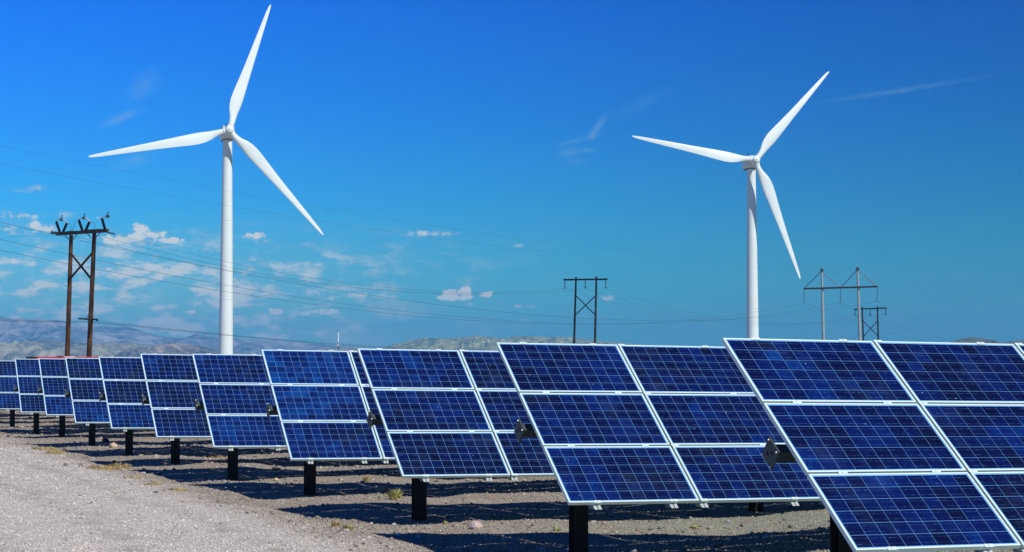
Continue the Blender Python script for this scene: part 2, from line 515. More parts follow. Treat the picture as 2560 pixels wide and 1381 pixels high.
def ground_material():
    m = bpy.data.materials.new('desert_gravel')
    m.use_nodes = True
    q = NT(m.node_tree)
    g = q.n('ShaderNodeNewGeometry')
    P = g.outputs['Position']
    sp = q.n('ShaderNodeSeparateXYZ'); q.set(sp, 0, P)
    x, y, z = sp.outputs
    s = q.m('ADD', x, q.m('ADD', 2.2 - 0.408 * 23.5, q.m('MULTIPLY', y, 0.408)))
    wob = q.m('MULTIPLY', q.m('SUBTRACT', q.noise(P, 0.5, 4, 0.6), 0.5), 2.4)
    t = q.smooth(q.m('ADD', s, wob), -0.7, 0.9)
    fine = q.noise(P, 30.0, 5, 0.75)
    med = q.noise(P, 5.0, 5, 0.65)
    big = q.noise(P, 0.35, 4, 0.6)
    vo = q.n('ShaderNodeTexVoronoi', ins={'Scale': 34.0, 'Randomness': 1.0}); q.set(vo, 'Vector', P)
    vc = q.n('ShaderNodeSeparateColor'); q.set(vc, 0, vo.outputs['Color'])
    f = q.m('ADD', q.m('MULTIPLY', fine, 0.45), q.m('ADD', q.m('MULTIPLY', vc.outputs[0], 0.35), q.m('MULTIPLY', med, 0.2)))
    road = q.ramp(f, [(0.25, (0.17, 0.15, 0.135)), (0.42, (0.41, 0.37, 0.33)), (0.58, (0.54, 0.49, 0.44)), (0.75, (0.68, 0.62, 0.58))])
    dirt = q.ramp(f, [(0.22, (0.115, 0.10, 0.08)), (0.45, (0.25, 0.215, 0.17)), (0.62, (0.335, 0.295, 0.24)), (0.8, (0.47, 0.42, 0.36))])
    green = q.ramp(f, [(0.22, (0.10, 0.11, 0.08)), (0.45, (0.21, 0.225, 0.17)), (0.65, (0.29, 0.31, 0.24)), (0.8, (0.42, 0.43, 0.35))])
    gm = q.smooth(q.m('ADD', x, q.m('MULTIPLY', big, 6.0)), 2.4, 6.0)
    d2 = q.mix(gm, dirt, green)
    brown = q.ramp(f, [(0.22, (0.13, 0.08, 0.05)), (0.6, (0.30, 0.215, 0.145)), (0.8, (0.40, 0.31, 0.22))])
    d2 = q.mix(q.m('MULTIPLY', q.smooth(q.noise(P, 0.9, 5, 0.65), 0.52, 0.66), 0.6), d2, brown)
    col = q.mix(t, road, d2)
    # broad darker wheel-worn bands and patches on the road
    trk = q.noise(P, 0.8, 5, 0.6)
    col = q.mix(q.m('MULTIPLY', ruts(q, s), 0.5), col, (0.24, 0.21, 0.185))
    col = q.mix(q.smooth(trk, 0.50, 0.75, 0.0, 0.22), col, (0.25, 0.215, 0.20))
    far = q.smooth(y, 160.0, 900.0)
    col = q.mix(far, col, q.ramp(big, [(0.3, (0.22, 0.19, 0.13)), (0.7, (0.34, 0.30, 0.22))]))
    p = q.n('ShaderNodeBsdfPrincipled', ins={'Roughness': 0.95, 'Specular IOR Level': 0.12})
    q.set(p, 'Base Color', col)
    b = q.n('ShaderNodeBump', ins={'Strength': 1.0, 'Distance': 0.02})
    hgt = q.m('ADD', q.m('MULTIPLY', q.m('SUBTRACT', 1.0, vo.outputs['Distance']), 0.6), q.m('ADD', q.m('MULTIPLY', fine, 0.6), q.m('MULTIPLY', med, 1.2)))
    q.set(b, 'Height', hgt); q.set(p, 'Normal', b.outputs[0])
    q.set(q.n('ShaderNodeOutputMaterial'), 0, p.outputs[0])
    return m


ground = link('ground', np_mesh('ground', V, Fq, ground_material()))
tag(ground, kind='structure')

# ---- loose gravel: one mesh of small stones
def stone_material(name='loose_stone', stops=None):
    m = bpy.data.materials.new(name)
    m.use_nodes = True
    q = NT(m.node_tree)
    g = q.n('ShaderNodeNewGeometry')
    r = g.outputs['Random Per Island']
    c = q.ramp(r, stops or [(0.0, (0.12, 0.115, 0.12)), (0.2, (0.28, 0.25, 0.24)), (0.45, (0.38, 0.335, 0.33)), (0.7, (0.46, 0.40, 0.385)), (0.86, (0.36, 0.27, 0.21)), (1.0, (0.66, 0.63, 0.60))])
    n = q.noise(g.outputs['Position'], 40, 3)
    c = q.mix(q.m('MULTIPLY', n, 0.4), c, (0.2, 0.18, 0.17))
    p = q.n('ShaderNodeBsdfPrincipled', ins={'Roughness': 0.9, 'Specular IOR Level': 0.2})
    q.set(p, 'Base Color', c)
    q.set(q.n('ShaderNodeOutputMaterial'), 0, p.outputs[0])
    return m


phi = (1 + 5 ** 0.5) / 2
ICO_V = np.array([(-1, phi, 0), (1, phi, 0), (-1, -phi, 0), (1, -phi, 0), (0, -1, phi), (0, 1, phi), (0, -1, -phi), (0, 1, -phi), (phi, 0, -1), (phi, 0, 1), (-phi, 0, -1), (-phi, 0, 1)]) / math.hypot(1, phi)
ICO_F = np.array([(0, 11, 5), (0, 5, 1), (0, 1, 7), (0, 7, 10), (0, 10, 11), (1, 5, 9), (5, 11, 4), (11, 10, 2), (10, 7, 6), (7, 1, 8), (3, 9, 4), (3, 4, 2), (3, 2, 6), (3, 6, 8), (3, 8, 9), (4, 9, 5), (2, 4, 11), (6, 2, 10), (8, 6, 7), (9, 8, 1)])


def stones_mesh(name, N, mat, ylo, yhi, rmin, rmax, side=0.34, where=None):
    u = rng.random(N)
    y = 1 / (1 / ylo - u * (1 / ylo - 1 / yhi))              # density falls with distance
    x = rng.uniform(-1, 1, N) * (side * y + 0.8)
    if where is not None:
        k = where(x, y); x = x[k]; y = y[k]
    N = len(x)
    r = rmin + (rmax - rmin) * rng.random(N) ** 5
    r = r * np.clip(y / 30, 0.9, 1.8)
    sc = rng.uniform(0.65, 1.25, (N, 3)) * r[:, None]; sc[:, 2] *= 0.7
    base = ICO_V[None] * rng.uniform(0.78, 1.12, (N, 12, 1)) * sc[:, None, :]
    a = rng.uniform(0, 6.28, N); c, s_ = np.cos(a), np.sin(a)
    bx = base[..., 0] * c[:, None] - base[..., 1] * s_[:, None]
    by = base[..., 0] * s_[:, None] + base[..., 1] * c[:, None]
    V = np.stack([bx + x[:, None], by + y[:, None], base[..., 2] + (ground_z(x, y) + r * 0.25)[:, None]], -1).reshape(-1, 3)
    Fc = (ICO_F[None] + (np.arange(N) * 12)[:, None, None]).reshape(-1, 3)
    return np_mesh(name, V, Fc, mat, smooth=False)


M_stone = stone_material()


def instance_stone_material():
    """small stones: tone varies from stone to stone, road grey to the left, earth tones among the rows"""
    m = bpy.data.materials.new('gravel_stone')
    m.use_nodes = True
    q = NT(m.node_tree)
    oi = q.n('ShaderNodeObjectInfo'); g = q.n('ShaderNodeNewGeometry')
    sp = q.n('ShaderNodeSeparateXYZ'); q.set(sp, 0, g.outputs['Position'])
    sx = q.m('ADD', sp.outputs[0], q.m('ADD', 2.2 - 0.408 * 23.5, q.m('MULTIPLY', sp.outputs[1], 0.408)))
    t = q.smooth(sx, -0.9, 1.0)
    r = oi.outputs['Random']
    c1 = q.ramp(r, [(0.0, (0.16, 0.15, 0.13)), (0.12, (0.44, 0.41, 0.36)), (0.5, (0.53, 0.49, 0.43)), (0.85, (0.60, 0.555, 0.49)), (1.0, (0.72, 0.68, 0.63))])
    c2 = q.ramp(r, [(0.0, (0.09, 0.08, 0.06)), (0.2, (0.25, 0.22, 0.165)), (0.5, (0.32, 0.285, 0.22)), (0.8, (0.39, 0.345, 0.27)), (1.0, (0.56, 0.52, 0.44))])
    p = q.n('ShaderNodeBsdfPrincipled', ins={'Roughness': 0.95, 'Specular IOR Level': 0.1})
    cc = q.mix(t, c1, c2)
    q.set(p, 'Base Color', q.mix(q.m('MULTIPLY', ruts(q, sx), 0.42), cc, (0.22, 0.195, 0.17)))
    q.set(q.n('ShaderNodeOutputMaterial'), 0, p.outputs[0])
    return m


M_gstone = instance_stone_material()
N = 330000
u_ = rng.random(N)
gy_ = 1 / (1 / 20.5 - u_ * (1 / 20.5 - 1 / 95.0))
gx_ = rng.uniform(-1, 1, N) * (0.34 * gy_ + 0.8)
r_ = (0.005 + 0.006 * rng.random(N) ** 2.5 + 0.016 * rng.random(N) ** 22) * np.clip(gy_ / 32, 0.9, 2.2)
Vg = np.stack([gx_, gy_, ground_z(gx_, gy_) + r_ * 0.2], -1)
me = bpy.data.meshes.new('gravel')
me.vertices.add(N); me.vertices.foreach_set('co', Vg.astype(np.float32).ravel())
at1 = me.attributes.new('stone_scale', 'FLOAT_VECTOR', 'POINT')
at1.data.foreach_set('vector', (rng.uniform(0.6, 1.35, (N, 3)) * r_[:, None] * np.array([1, 1, 0.85])).astype(np.float32).ravel())
at2 = me.attributes.new('stone_turn', 'FLOAT_VECTOR', 'POINT')
at2.data.foreach_set('vector', rng.uniform(0, 6.28, (N, 3)).astype(np.float32).ravel())
gravel = link('gravel', me)
tag(gravel, label='loose pinkish grey gravel scattered over the road and array ground', cat='gravel', kind='stuff')
ng = bpy.data.node_groups.new('scatter_gravel', 'GeometryNodeTree')
ng.interface.new_socket('Geometry', in_out='INPUT', socket_type='NodeSocketGeometry')
ng.interface.new_socket('Geometry', in_out='OUTPUT', socket_type='NodeSocketGeometry')
gi = ng.nodes.new('NodeGroupInput'); go = ng.nodes.new('NodeGroupOutput')
ico = ng.nodes.new('GeometryNodeMeshIcoSphere'); ico.inputs['Radius'].default_value = 1.0; ico.inputs['Subdivisions'].default_value = 1
sp_ = ng.nodes.new('GeometryNodeSetPosition')
nz = ng.nodes.new('FunctionNodeRandomValue'); nz.data_type = 'FLOAT_VECTOR'
nz.inputs[0].default_value = (-0.28, -0.28, -0.28); nz.inputs[1].default_value = (0.28, 0.28, 0.28)
sm = ng.nodes.new('GeometryNodeSetMaterial'); sm.inputs['Material'].default_value = M_gstone
ss_ = ng.nodes.new('GeometryNodeSetShadeSmooth'); ss_.inputs['Shade Smooth'].default_value = False
iop = ng.nodes.new('GeometryNodeInstanceOnPoints')
na1 = ng.nodes.new('GeometryNodeInputNamedAttribute'); na1.data_type = 'FLOAT_VECTOR'; na1.inputs[0].default_value = 'stone_scale'
na2 = ng.nodes.new('GeometryNodeInputNamedAttribute'); na2.data_type = 'FLOAT_VECTOR'; na2.inputs[0].default_value = 'stone_turn'
e2r = ng.nodes.new('FunctionNodeEulerToRotation')
L_ = ng.links.new
L_(ico.outputs['Mesh'], sp_.inputs['Geometry']); L_(nz.outputs[0], sp_.inputs['Offset'])
L_(sp_.outputs[0], ss_.inputs[0]); L_(ss_.outputs[0], sm.inputs[0]); L_(sm.outputs[0], iop.inputs['Instance'])
L_(gi.outputs[0], iop.inputs['Points']); L_(na1.outputs[0], iop.inputs['Scale'])
L_(na2.outputs[0], e2r.inputs[0]); L_(e2r.outputs[0], iop.inputs['Rotation'])
L_(iop.outputs[0], go.inputs[0])
md = gravel.modifiers.new('scatter', 'NODES'); md.node_group = ng
M_stone2 = stone_material('earth_stone', [(0.0, (0.08, 0.075, 0.065)), (0.35, (0.24, 0.20, 0.155)), (0.6, (0.35, 0.30, 0.23)), (0.85, (0.30, 0.205, 0.14)), (1.0, (0.50, 0.47, 0.41))])
rubble = link('rubble', stones_mesh('rubble', 14000, M_stone2, 21.0, 95.0, 0.008, 0.055, 0.34, where=lambda x, y: (x - road_x(y)) > -0.1 + rng.normal(0, 0.3, len(x))))
tag(rubble, label='coarser brown and grey stones strewn between the solar rows', cat='stones', kind='stuff')


def gpt(px, py):
    """point on the ground seen at a photo pixel"""
    r = ray(px, py)
    Y = -CH / r[1]
    for _ in range(4):
        z = float(ground_z(r[0] * Y, Y)); Y = (z - CH) / r[1]
    return Vector((r[0] * Y, Y, float(ground_z(r[0] * Y, Y))))


# individual rocks
def rock(px, py, size, mat, label):
    p = gpt(px, py)
    import bmesh
    bm = bmesh.new()
    bmesh.ops.create_icosphere(bm, subdivisions=2, radius=1)
    rr = random.Random(int(px * 7 + py))
    cuts = [Vector((rr.gauss(0, 1), rr.gauss(0, 1), rr.gauss(0, 1))).normalized() for _ in range(9)]
    lim = [rr.uniform(0.62, 0.9) for _ in cuts]
    for v in bm.verts:
        for c, l in zip(cuts, lim):
            d = v.co.dot(c)
            if d > l: v.co -= c * (d - l)
        v.co.x *= size * 0.5; v.co.y *= size * 0.42; v.co.z *= size * 0.34
    me = bpy.data.meshes.new('rock'); bm.to_mesh(me); bm.free(); me.materials.append(mat)
    o = link('rock', me); o.location = p + Vector((0, 0, size * 0.12)); o.rotation_euler = (0, 0, rr.uniform(0, 3))
    tag(o, label, 'rock', 'larger rocks lying among the solar rows')


M_rk_pink = material('pink_rock', (0.48, 0.37, 0.34), 0.9, var=0.15, vscale=14, bump=0.01, bscale=30)
M_rk_grey = material('grey_rock', (0.30, 0.31, 0.33), 0.9, var=0.2, vscale=14, bump=0.01, bscale=30)
M_rk_white = material('pale_rock', (0.62, 0.60, 0.52), 0.9, var=0.1, vscale=14)
M_rk_dark = material('dark_rock', (0.07, 0.07, 0.075), 0.9, var=0.2, vscale=14)
M_rk_tan = material('tan_rock', (0.46, 0.35, 0.22), 0.9, var=0.2, vscale=14)
for a in [
    (1188, 1322, .24, M_rk_pink, 'large pink block of rock on the ground right of the third post'),
    (1046, 1347, .13, M_rk_grey, 'blue grey rock below the foot of the third row post'),
    (998, 1338, .08, M_rk_white, 'small whitish stone left of the blue grey rock'),
    (1023, 1331, .07, M_rk_tan, 'small tan stone just in front of the wide dark post'),
    (1913, 1346, .10, M_rk_white, 'round pale stone in the dark shadow left of nearest row'),
    (691, 1202, .13, M_rk_tan, 'tan stone lying right of the fourth row post'),
    (510, 1203, .09, M_rk_tan, 'little tan stone in front of the fifth row post'),
    (263, 1106, .30, M_rk_dark, 'dark lump of rock beyond the gravel road, middle left'),
    (1708, 1335, .06, M_rk_dark, 'small dark stone at the shadow edge near the lower middle'),
    (1975, 1300, .10, M_rk_dark, 'dark pebble on the green grey strip behind the nearest row'),
    (1820, 1307, .10, M_rk_grey, 'grey stone on the sunlit strip under the second row'),
    (955, 1232, .32, M_rk_tan, 'flat tan rock lit by sun inside the shadow under third row'),
    (1725, 1301, .07, M_rk_white, 'small pale stone at the far edge of the green grey strip'),
    (285, 1120, .34, M_rk_tan, 'broad sandy lump of rock between the far shadow bands'),
]:
    rock(*a)


# dry grass
def grass_material(name, c1, c2):
    m = bpy.data.materials.new(name)
    m.use_nodes = True
    q = NT(m.node_tree)
    g = q.n('ShaderNodeNewGeometry')
    p = q.n('ShaderNodeBsdfPrincipled', ins={'Roughness': 0.8, 'Specular IOR Level': 0.2})
    q.set(p, 'Base Color', q.ramp(g.outputs['Random Per Island'], [(0, c1), (1, c2)]))
    q.set(q.n('ShaderNodeOutputMaterial'), 0, p.outputs[0])
    return m


M_gr = grass_material('dry_yellow_grass', (0.26, 0.19, 0.06), (0.58, 0.47, 0.20))
M_gg = grass_material('yellow_green_bush', (0.20, 0.21, 0.05), (0.60, 0.56, 0.20))


def tuft(px, py, w, h, n, mat, label, flat=1.0):
    p = gpt(px, py)
    rr = random.Random(int(px * 3 + py))
    mb = MB()
    h *= 1.25
    for i in range(int(n * 2.0)):
        a = rr.uniform(0, 6.28)
        r0 = w * 0.5 * math.sqrt(rr.random())
        bx, by = math.cos(a) * r0, math.sin(a) * r0
        bz = float(ground_z(p.x + bx, p.y + by)) - p.z - 0.01
        lean = rr.uniform(0.1, 0.9) * flat
        a2 = a + rr.gauss(0, 0.7)
        hh = h * rr.uniform(0.45, 1.05) * (1.15 - r0 / w)
        ex, ey = math.cos(a2) * hh * lean, math.sin(a2) * hh * lean
        sx, sy = -math.sin(a2 + 0.6) * 0.008, math.cos(a2 + 0.6) * 0.008
        b = Vector((bx, by, bz))
        m1 = b + Vector((ex * 0.4, ey * 0.4, hh * 0.6)); e = b + Vector((ex, ey, hh))
        sv = Vector((sx, sy, 0))
        mb.add([b - sv, b + sv, m1 + sv * .8, m1 - sv * .8, e], [(0, 1, 2, 3), (3, 2, 4)])
    if w >= 0.35:                                   # a patch nobody could count
        o = mb.build('dry_grass_patch', mat)
        tag(o, label, 'dry grass', kind='stuff')
    else:
        o = mb.build('dry_grass_tuft', mat)
        tag(o, label, 'grass tuft', 'tufts of dry grass along the edge of the gravel road')
    o.location = p


for a in [
    (987, 1251, .16, .17, 150, M_gg, 'bright yellow green tuft under the third row, left of its post'),
    (870, 1326, .12, .09, 60, M_gg, 'low yellowish tuft on gravel left of the thick shadow'),
    (838, 1318, .10, .10, 40, M_gr, 'thin straw coloured tuft beside the low yellowish tuft'),
    (113, 1128, .75, .13, 170, M_gr, 'golden patch of dry grass furthest left on the road edge'),
    (137, 1134, .5, .10, 80, M_gr, 'smaller golden patch right of the furthest left grass'),
    (256, 1176, .7, .12, 130, M_gr, 'sparse golden grass at the road edge by a shadow tip'),
    (296, 1171, .55, .13, 110, M_gr, 'golden grass touching the narrow shadow tip of sixth row'),
    (335, 1196, .5, .06, 60, M_gr, 'flattened dry grass in front of the sixth row shadow'),
    (384, 1213, .35, .07, 55, M_gr, 'small dry tuft on open gravel near the fifth shadow tip'),
    (445, 1226, .35, .06, 50, M_gr, 'reddish dry tuft just below the fifth shadow tip'),
    (1113, 1311, .05, .06, 18, M_gg, 'tiny green sprig beside the foot of the third row post'),
    (1737, 1323, .14, .05, 40, M_gr, 'low brown tuft on the green grey strip under second row'),
    (1392, 1330, .08, .07, 24, M_gg, 'small yellow tuft on dirt left of the second row post'),
    (917, 1205, .10, .14, 36, M_gr, 'thin reddish dry plant in the shade behind the third row'),
    (690, 1177, .16, .10, 40, M_gg, 'small green tuft right of the fourth row post'),
    (540, 1145, .6, .08, 70, M_gr, 'golden dry patch on sunlit strip under the fifth row'),
]:
    tuft(*a)

# ------------------------------------------------------------------ hills (real terrain ridges)
def terrain_material(name, stops, sc, patch=None, scale2=None):
    m = bpy.data.materials.new(name)
    m.use_nodes = True
    q = NT(m.node_tree)
    g = q.n('ShaderNodeNewGeometry')
    mp = q.n('ShaderNodeMapping', ins={3: (1, 1, 2.5)})
    q.set(mp, 0, g.outputs['Position'])
    f = q.noise(mp.outputs[0], sc, 8, 0.68)
    f2 = q.noise(mp.outputs[0], sc * 6, 5, 0.7)
    f = q.m('ADD', q.m('MULTIPLY', f, 0.7), q.m('MULTIPLY', f2, 0.3))
    c = q.ramp(f, stops)
    if patch:
        c = q.mix(q.smooth(q.noise(mp.outputs[0], scale2, 5, 0.6), 0.50, 0.66, 0, 0.5), c, patch)
    p = q.n('ShaderNodeBsdfPrincipled', ins={'Roughness': 1.0, 'Specular IOR Level': 0.05})
    q.set(p, 'Base Color', c)
    q.set(q.n('ShaderNodeOutputMaterial'), 0, p.outputs[0])
    return m


def vnoise(x, y, seed, octv=5, lac=2.0, gain=0.5, ridged=False):
    out = np.zeros_like(x); amp = 1.0; tot = 0
    rg = np.random.default_rng(seed)
    for o in range(octv):
        tab = rg.random((64, 64))
        xi = np.floor(x).astype(int); yi = np.floor(y).astype(int)
        fx = x - xi; fy = y - yi
        fx = fx * fx * (3 - 2 * fx); fy = fy * fy * (3 - 2 * fy)
        g_ = lambda a, b: tab[a % 64, b % 64]
        v = (g_(xi, yi) * (1 - fx) + g_(xi + 1, yi) * fx) * (1 - fy) + (g_(xi, yi + 1) * (1 - fx) + g_(xi + 1, yi + 1) * fx) * fy
        if ridged: v = 1 - abs(2 * v - 1)
        out += v * amp; tot += amp
        amp *= gain; x = x * lac + 17.3; y = y * lac + 9.1
    return out / tot


def ridge(name, pts, Y, front, back, mat, nlen, amp, seed, nx=420, ny=70, sil=0.06):
    px = np.array([p[0] for p in pts], float); py = np.array([p[1] for p in pts], float)
    cx = np.array([at(a, b, Y).x for a, b in pts]); cz = np.array([at(a, b, Y).z for a, b in pts])
    xs = np.linspace(cx[0], cx[-1], nx)
    crest = np.interp(xs, cx, cz)
    k = np.exp(-np.linspace(-2, 2, 9) ** 2); k /= k.sum()
    crest = np.convolve(np.pad(crest, 4, mode='edge'), k, mode='valid')
    ts = np.concatenate([np.linspace(-1, 0, ny), np.linspace(0, 1, ny // 3)[1:]])
    Xg, T = np.meshgrid(xs, ts)
    Yw = Y + np.where(T < 0, T * front, T * back)
    sh = np.where(T < 0, (1 + T) ** 1.25, (1 - T) ** 1.5)
    n = vnoise(Xg / nlen, Yw / nlen / 1.6, seed, 6, ridged=True)
    nf = vnoise(Xg / nlen * 2.6, Yw / nlen, seed + 5, 7, gain=0.6)
    C = crest[None, :]
    edge = sh * (1 - sh) * 4
    Zg = C * sh + C * amp * (n - 0.6) * np.clip(edge * 1.0, 0, 1) + C * sil * (nf - 0.5) * sh
    Zg -= 2.0 * (1 - sh)
    V = np.stack([Xg, Yw, Zg], -1).reshape(-1, 3)
    i = np.arange(V.shape[0]).reshape(len(ts), nx)
    Fq = np.stack([i[:-1, :-1], i[:-1, 1:], i[1:, 1:], i[1:, :-1]], -1).reshape(-1, 4)
    o = link(name, np_mesh(name, V, Fq, mat))
    tag(o, kind='structure')
    return o


M_mtn = terrain_material('haze_tinted_mountain', [(0.40, (0.05, 0.065, 0.095)), (0.5, (0.18, 0.19, 0.225)), (0.58, (0.40, 0.36, 0.36))], 0.0055)  # rock shifted to blue-grey: part of the distance haze painted into the colour
M_badl = terrain_material('badland', [(0.40, (0.04, 0.05, 0.035)), (0.5, (0.22, 0.20, 0.125)), (0.60, (0.42, 0.37, 0.22))], 0.014, (0.56, 0.50, 0.28), 0.008)
M_brown = terrain_material('brown_hill', [(0.40, (0.04, 0.03, 0.028)), (0.5, (0.19, 0.145, 0.115)), (0.6, (0.42, 0.34, 0.25))], 0.014)
M_hillg = terrain_material('scrub_hill', [(0.41, (0.04, 0.06, 0.012)), (0.5, (0.24, 0.24, 0.08)), (0.60, (0.46, 0.42, 0.18))], 0.03)
M_olive = terrain_material('olive_hill', [(0.34, (0.05, 0.055, 0.03)), (0.5, (0.12, 0.115, 0.06)), (0.66, (0.26, 0.22, 0.12))], 0.03)
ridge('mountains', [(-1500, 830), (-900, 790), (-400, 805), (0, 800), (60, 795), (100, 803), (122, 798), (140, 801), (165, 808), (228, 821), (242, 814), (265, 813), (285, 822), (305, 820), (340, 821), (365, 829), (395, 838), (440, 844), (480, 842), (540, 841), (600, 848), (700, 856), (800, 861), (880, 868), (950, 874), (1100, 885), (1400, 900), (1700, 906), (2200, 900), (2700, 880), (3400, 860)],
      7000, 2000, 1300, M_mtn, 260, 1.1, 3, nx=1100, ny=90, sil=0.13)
ridge('hill_left', [(-1400, 900), (-900, 880), (-400, 870), (0, 862), (50, 855), (105, 851), (150, 855), (200, 861), (250, 857), (300, 858), (350, 861), (400, 868), (480, 876), (600, 888), (800, 905), (950, 918)],
      4600, 900, 500, M_badl, 75, 1.1, 11, nx=700, ny=80, sil=0.14)
ridge('hill_brown', [(200, 916), (280, 890), (330, 876), (380, 866), (420, 860), (445, 857), (480, 862), (520, 870), (560, 880), (640, 886), (700, 888), (780, 875), (900, 871), (1000, 872), (1150, 876), (1300, 880), (1500, 895), (1650, 916)],
      4000, 600, 400, M_brown, 60, 1.1, 17, nx=520, ny=60, sil=0.10)
ridge('hill_middle', [(820, 918), (900, 886), (960, 869), (990, 861), (1020, 853), (1060, 847), (1085, 846), (1130, 847), (1190, 840), (1235, 844), (1262, 848), (1290, 841), (1350, 843), (1405, 842), (1440, 848), (1500, 853), (1560, 858), (1620, 864), (1700, 875), (1850, 892), (2000, 916)],
      5000, 1000, 500, M_hillg, 70, 0.9, 23, nx=700, ny=80, sil=0.09)
ridge('hill_right', [(2180, 918), (2300, 880), (2380, 854), (2410, 846), (2440, 844), (2470, 848), (2500, 856), (2540, 853), (2600, 849), (2700, 855), (2900, 880), (3100, 916)],
      2600, 400, 300, M_olive, 30, 0.6, 31, nx=360, ny=50, sil=0.06)

# haze: one closed box of thin air round the whole place
hb = MB(); hb.box(-9000, 9000, -600, 9600, -3.5, 236)
mh = bpy.data.materials.new('haze')
mh.use_nodes = True
q = NT(mh.node_tree)
pv = q.n('ShaderNodeVolumePrincipled')
pv.inputs['Color'].default_value = (0.17, 0.60, 1.0, 1)
pv.inputs['Density'].default_value = 0.00017
pv.inputs['Anisotropy'].default_value = 0.0
q.set(q.n('ShaderNodeOutputMaterial'), 1, pv.outputs[0])
HAZE = hb.build('haze', mh)
tag(HAZE, kind='stuff')

# ------------------------------------------------------------------ solar rows
PW, PHt, GX, GY = 1.65, 0.9475, 0.030, 0.023
LIP, DEP = 0.018, 0.042
CA, CB = 10, 6
MA = 0.030
PA, PB = (PW - 2 * MA) / CA, (PHt - 2 * MA) / CB
CGA, CGB = 0.0045, 0.0052


def cell_mesh():
    mb = MB()
    mb.box(0, PA - CGA, -(PB - CGB), 0, -0.0045, -0.0022)
    me = mb.mesh('cell', M_cell)
    return me


def uv_cells(me, a0s, b0s):
    """unit square UV on every cell box (24 loops each)"""
    uvl = me.uv_layers.new(name='UVMap')
    co = np.empty(len(me.vertices) * 3, np.float32); me.vertices.foreach_get('co', co); co = co.reshape(-1, 3)
    li = np.empty(len(me.loops), np.int32); me.loops.foreach_get('vertex_index', li)
    cell = li // 8
    u = (co[li, 0] - a0s[cell]) / (PA - CGA); v = (co[li, 1] - b0s[cell]) / (PB - CGB) + 1
    uvl.data.foreach_set('uv', np.stack([u, v], -1).astype(np.float32).ravel())


ME_cell = cell_mesh(); uv_cells(ME_cell, np.zeros(1), np.zeros(1))
mb = MB(); mb.box(LIP, PW - LIP, -(PHt - LIP), -LIP, -0.012, -0.0040); ME_slab = mb.mesh('panel', M_back)
mb = MB()
mb.box(0, PW, -LIP, 0, -DEP, 0); mb.box(0, PW, -PHt, -PHt + LIP, -DEP, 0)
mb.box(0, LIP, -PHt + LIP, -LIP, -DEP, -0.0003); mb.box(PW - LIP, PW, -PHt + LIP, -LIP, -DEP, -0.0003)
ME_frame = mb.mesh('frame', M_alu)
# mid clamp over a seam, end clamp on the outer edge
mb = MB(); mb.box(-0.045, 0.045, -0.018 - GY / 2, 0.018 - GY / 2, 0.0008, 0.0055); mb.box(-0.008, 0.008, -0.008 - GY / 2, 0.008 - GY / 2, 0.0055, 0.012); ME_clamp = mb.mesh('clamp', M_alu)
# rail: two back-to-back channels with a tapered lower end
SL = 3 * PHt + 2 * GY                       # slant length


def rail_mesh():
    mb = MB()
    c0, c1 = -DEP - 0.002, -DEP - 0.085
    for s in (-1, 1):
        xi, xo = 0.006 * s, 0.045 * s
        x0, x1 = min(xi, xo), max(xi, xo)
        mb.box(x0, x1, -SL - 0.075, -0.12, c0 - 0.005, c0)                 # top flange
        xw0, xw1 = sorted((0.006 * s, 0.011 * s))
        # web with a slanted cut at the foot
        vs = [(xw0, -0.12, c0 - .005), (xw1, -0.12, c0 - .005), (xw1, -0.12, c1), (xw0, -0.12, c1),
              (xw0, -SL - 0.070, c0 - .005), (xw1, -SL - 0.070, c0 - .005), (xw1, -SL + 0.03, c1), (xw0, -SL + 0.03, c1)]
        mb.add(vs, [(0, 1, 2, 3), (7, 6, 5, 4), (0, 4, 5, 1), (1, 5, 6, 2), (2, 6, 7, 3), (3, 7, 4, 0)])
        mb.box(x0, x1, -SL + 0.03, -0.12, c1 - 0.004, c1)                 # bottom flange
    return mb.mesh('mounting_rail', M_galv)


ME_rail = rail_mesh()
TS = 0.115                                   # torque tube side
TC = -DEP - 0.089 - TS / 2 - 0.004           # its centre below the glass

# flange plate (extends along the tube axis -x), black discs painting the dark inside its holes, and bolts
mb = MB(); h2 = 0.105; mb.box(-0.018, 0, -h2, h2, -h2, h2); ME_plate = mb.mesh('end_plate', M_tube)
mb = MB(); mb.tube([(-0.0195, 0, 0), (-0.017, 0, 0)], 0.022, 14); ME_hole_disc = mb.mesh('hole_disc', M_black)
mb = MB(); mb.tube([(-0.030, 0, 0), (-0.017, 0, 0)], 0.0075, 8); ME_bolt = mb.mesh('bolt', M_bolt)

# row: (x, y, z of its upper left corner, tilt, yaw)
TILT0, YAW0, SLOPE = 0.6962, 0.3858, -0.01166
ROWS = [(1.988, 17.193, .297, -.0319, .0025), (-.190, 22.653, .334, -.0108, .0054), (-2.375, 28.076, .320, -.0087, .0018), (-4.593, 33.463, .363, .0226, -.0002),
        (-6.750, 38.527, .329, .0064, -.0033), (-8.869, 43.560, .372, .0231, .0009), (-11.094, 48.967, .336, -.0048, .0017), (-13.374, 54.635, .348, .0100, .0010),
        (-15.689, 60.470, .363, -.0195, -.0064), (-18.030, 66.201, .387, .0134, -.0034), (-20.45, 71.9, .35, .0, .0)]
for k in range(11, 18):
    ROWS.append((-20.45 - 2.33 * (k - 10), 71.9 + 5.72 * (k - 10), .36, .0, .0))
ORD = ['nearest', 'second', 'third', 'fourth', 'fifth', 'sixth', 'seventh', 'eighth', 'ninth', 'tenth', 'eleventh']
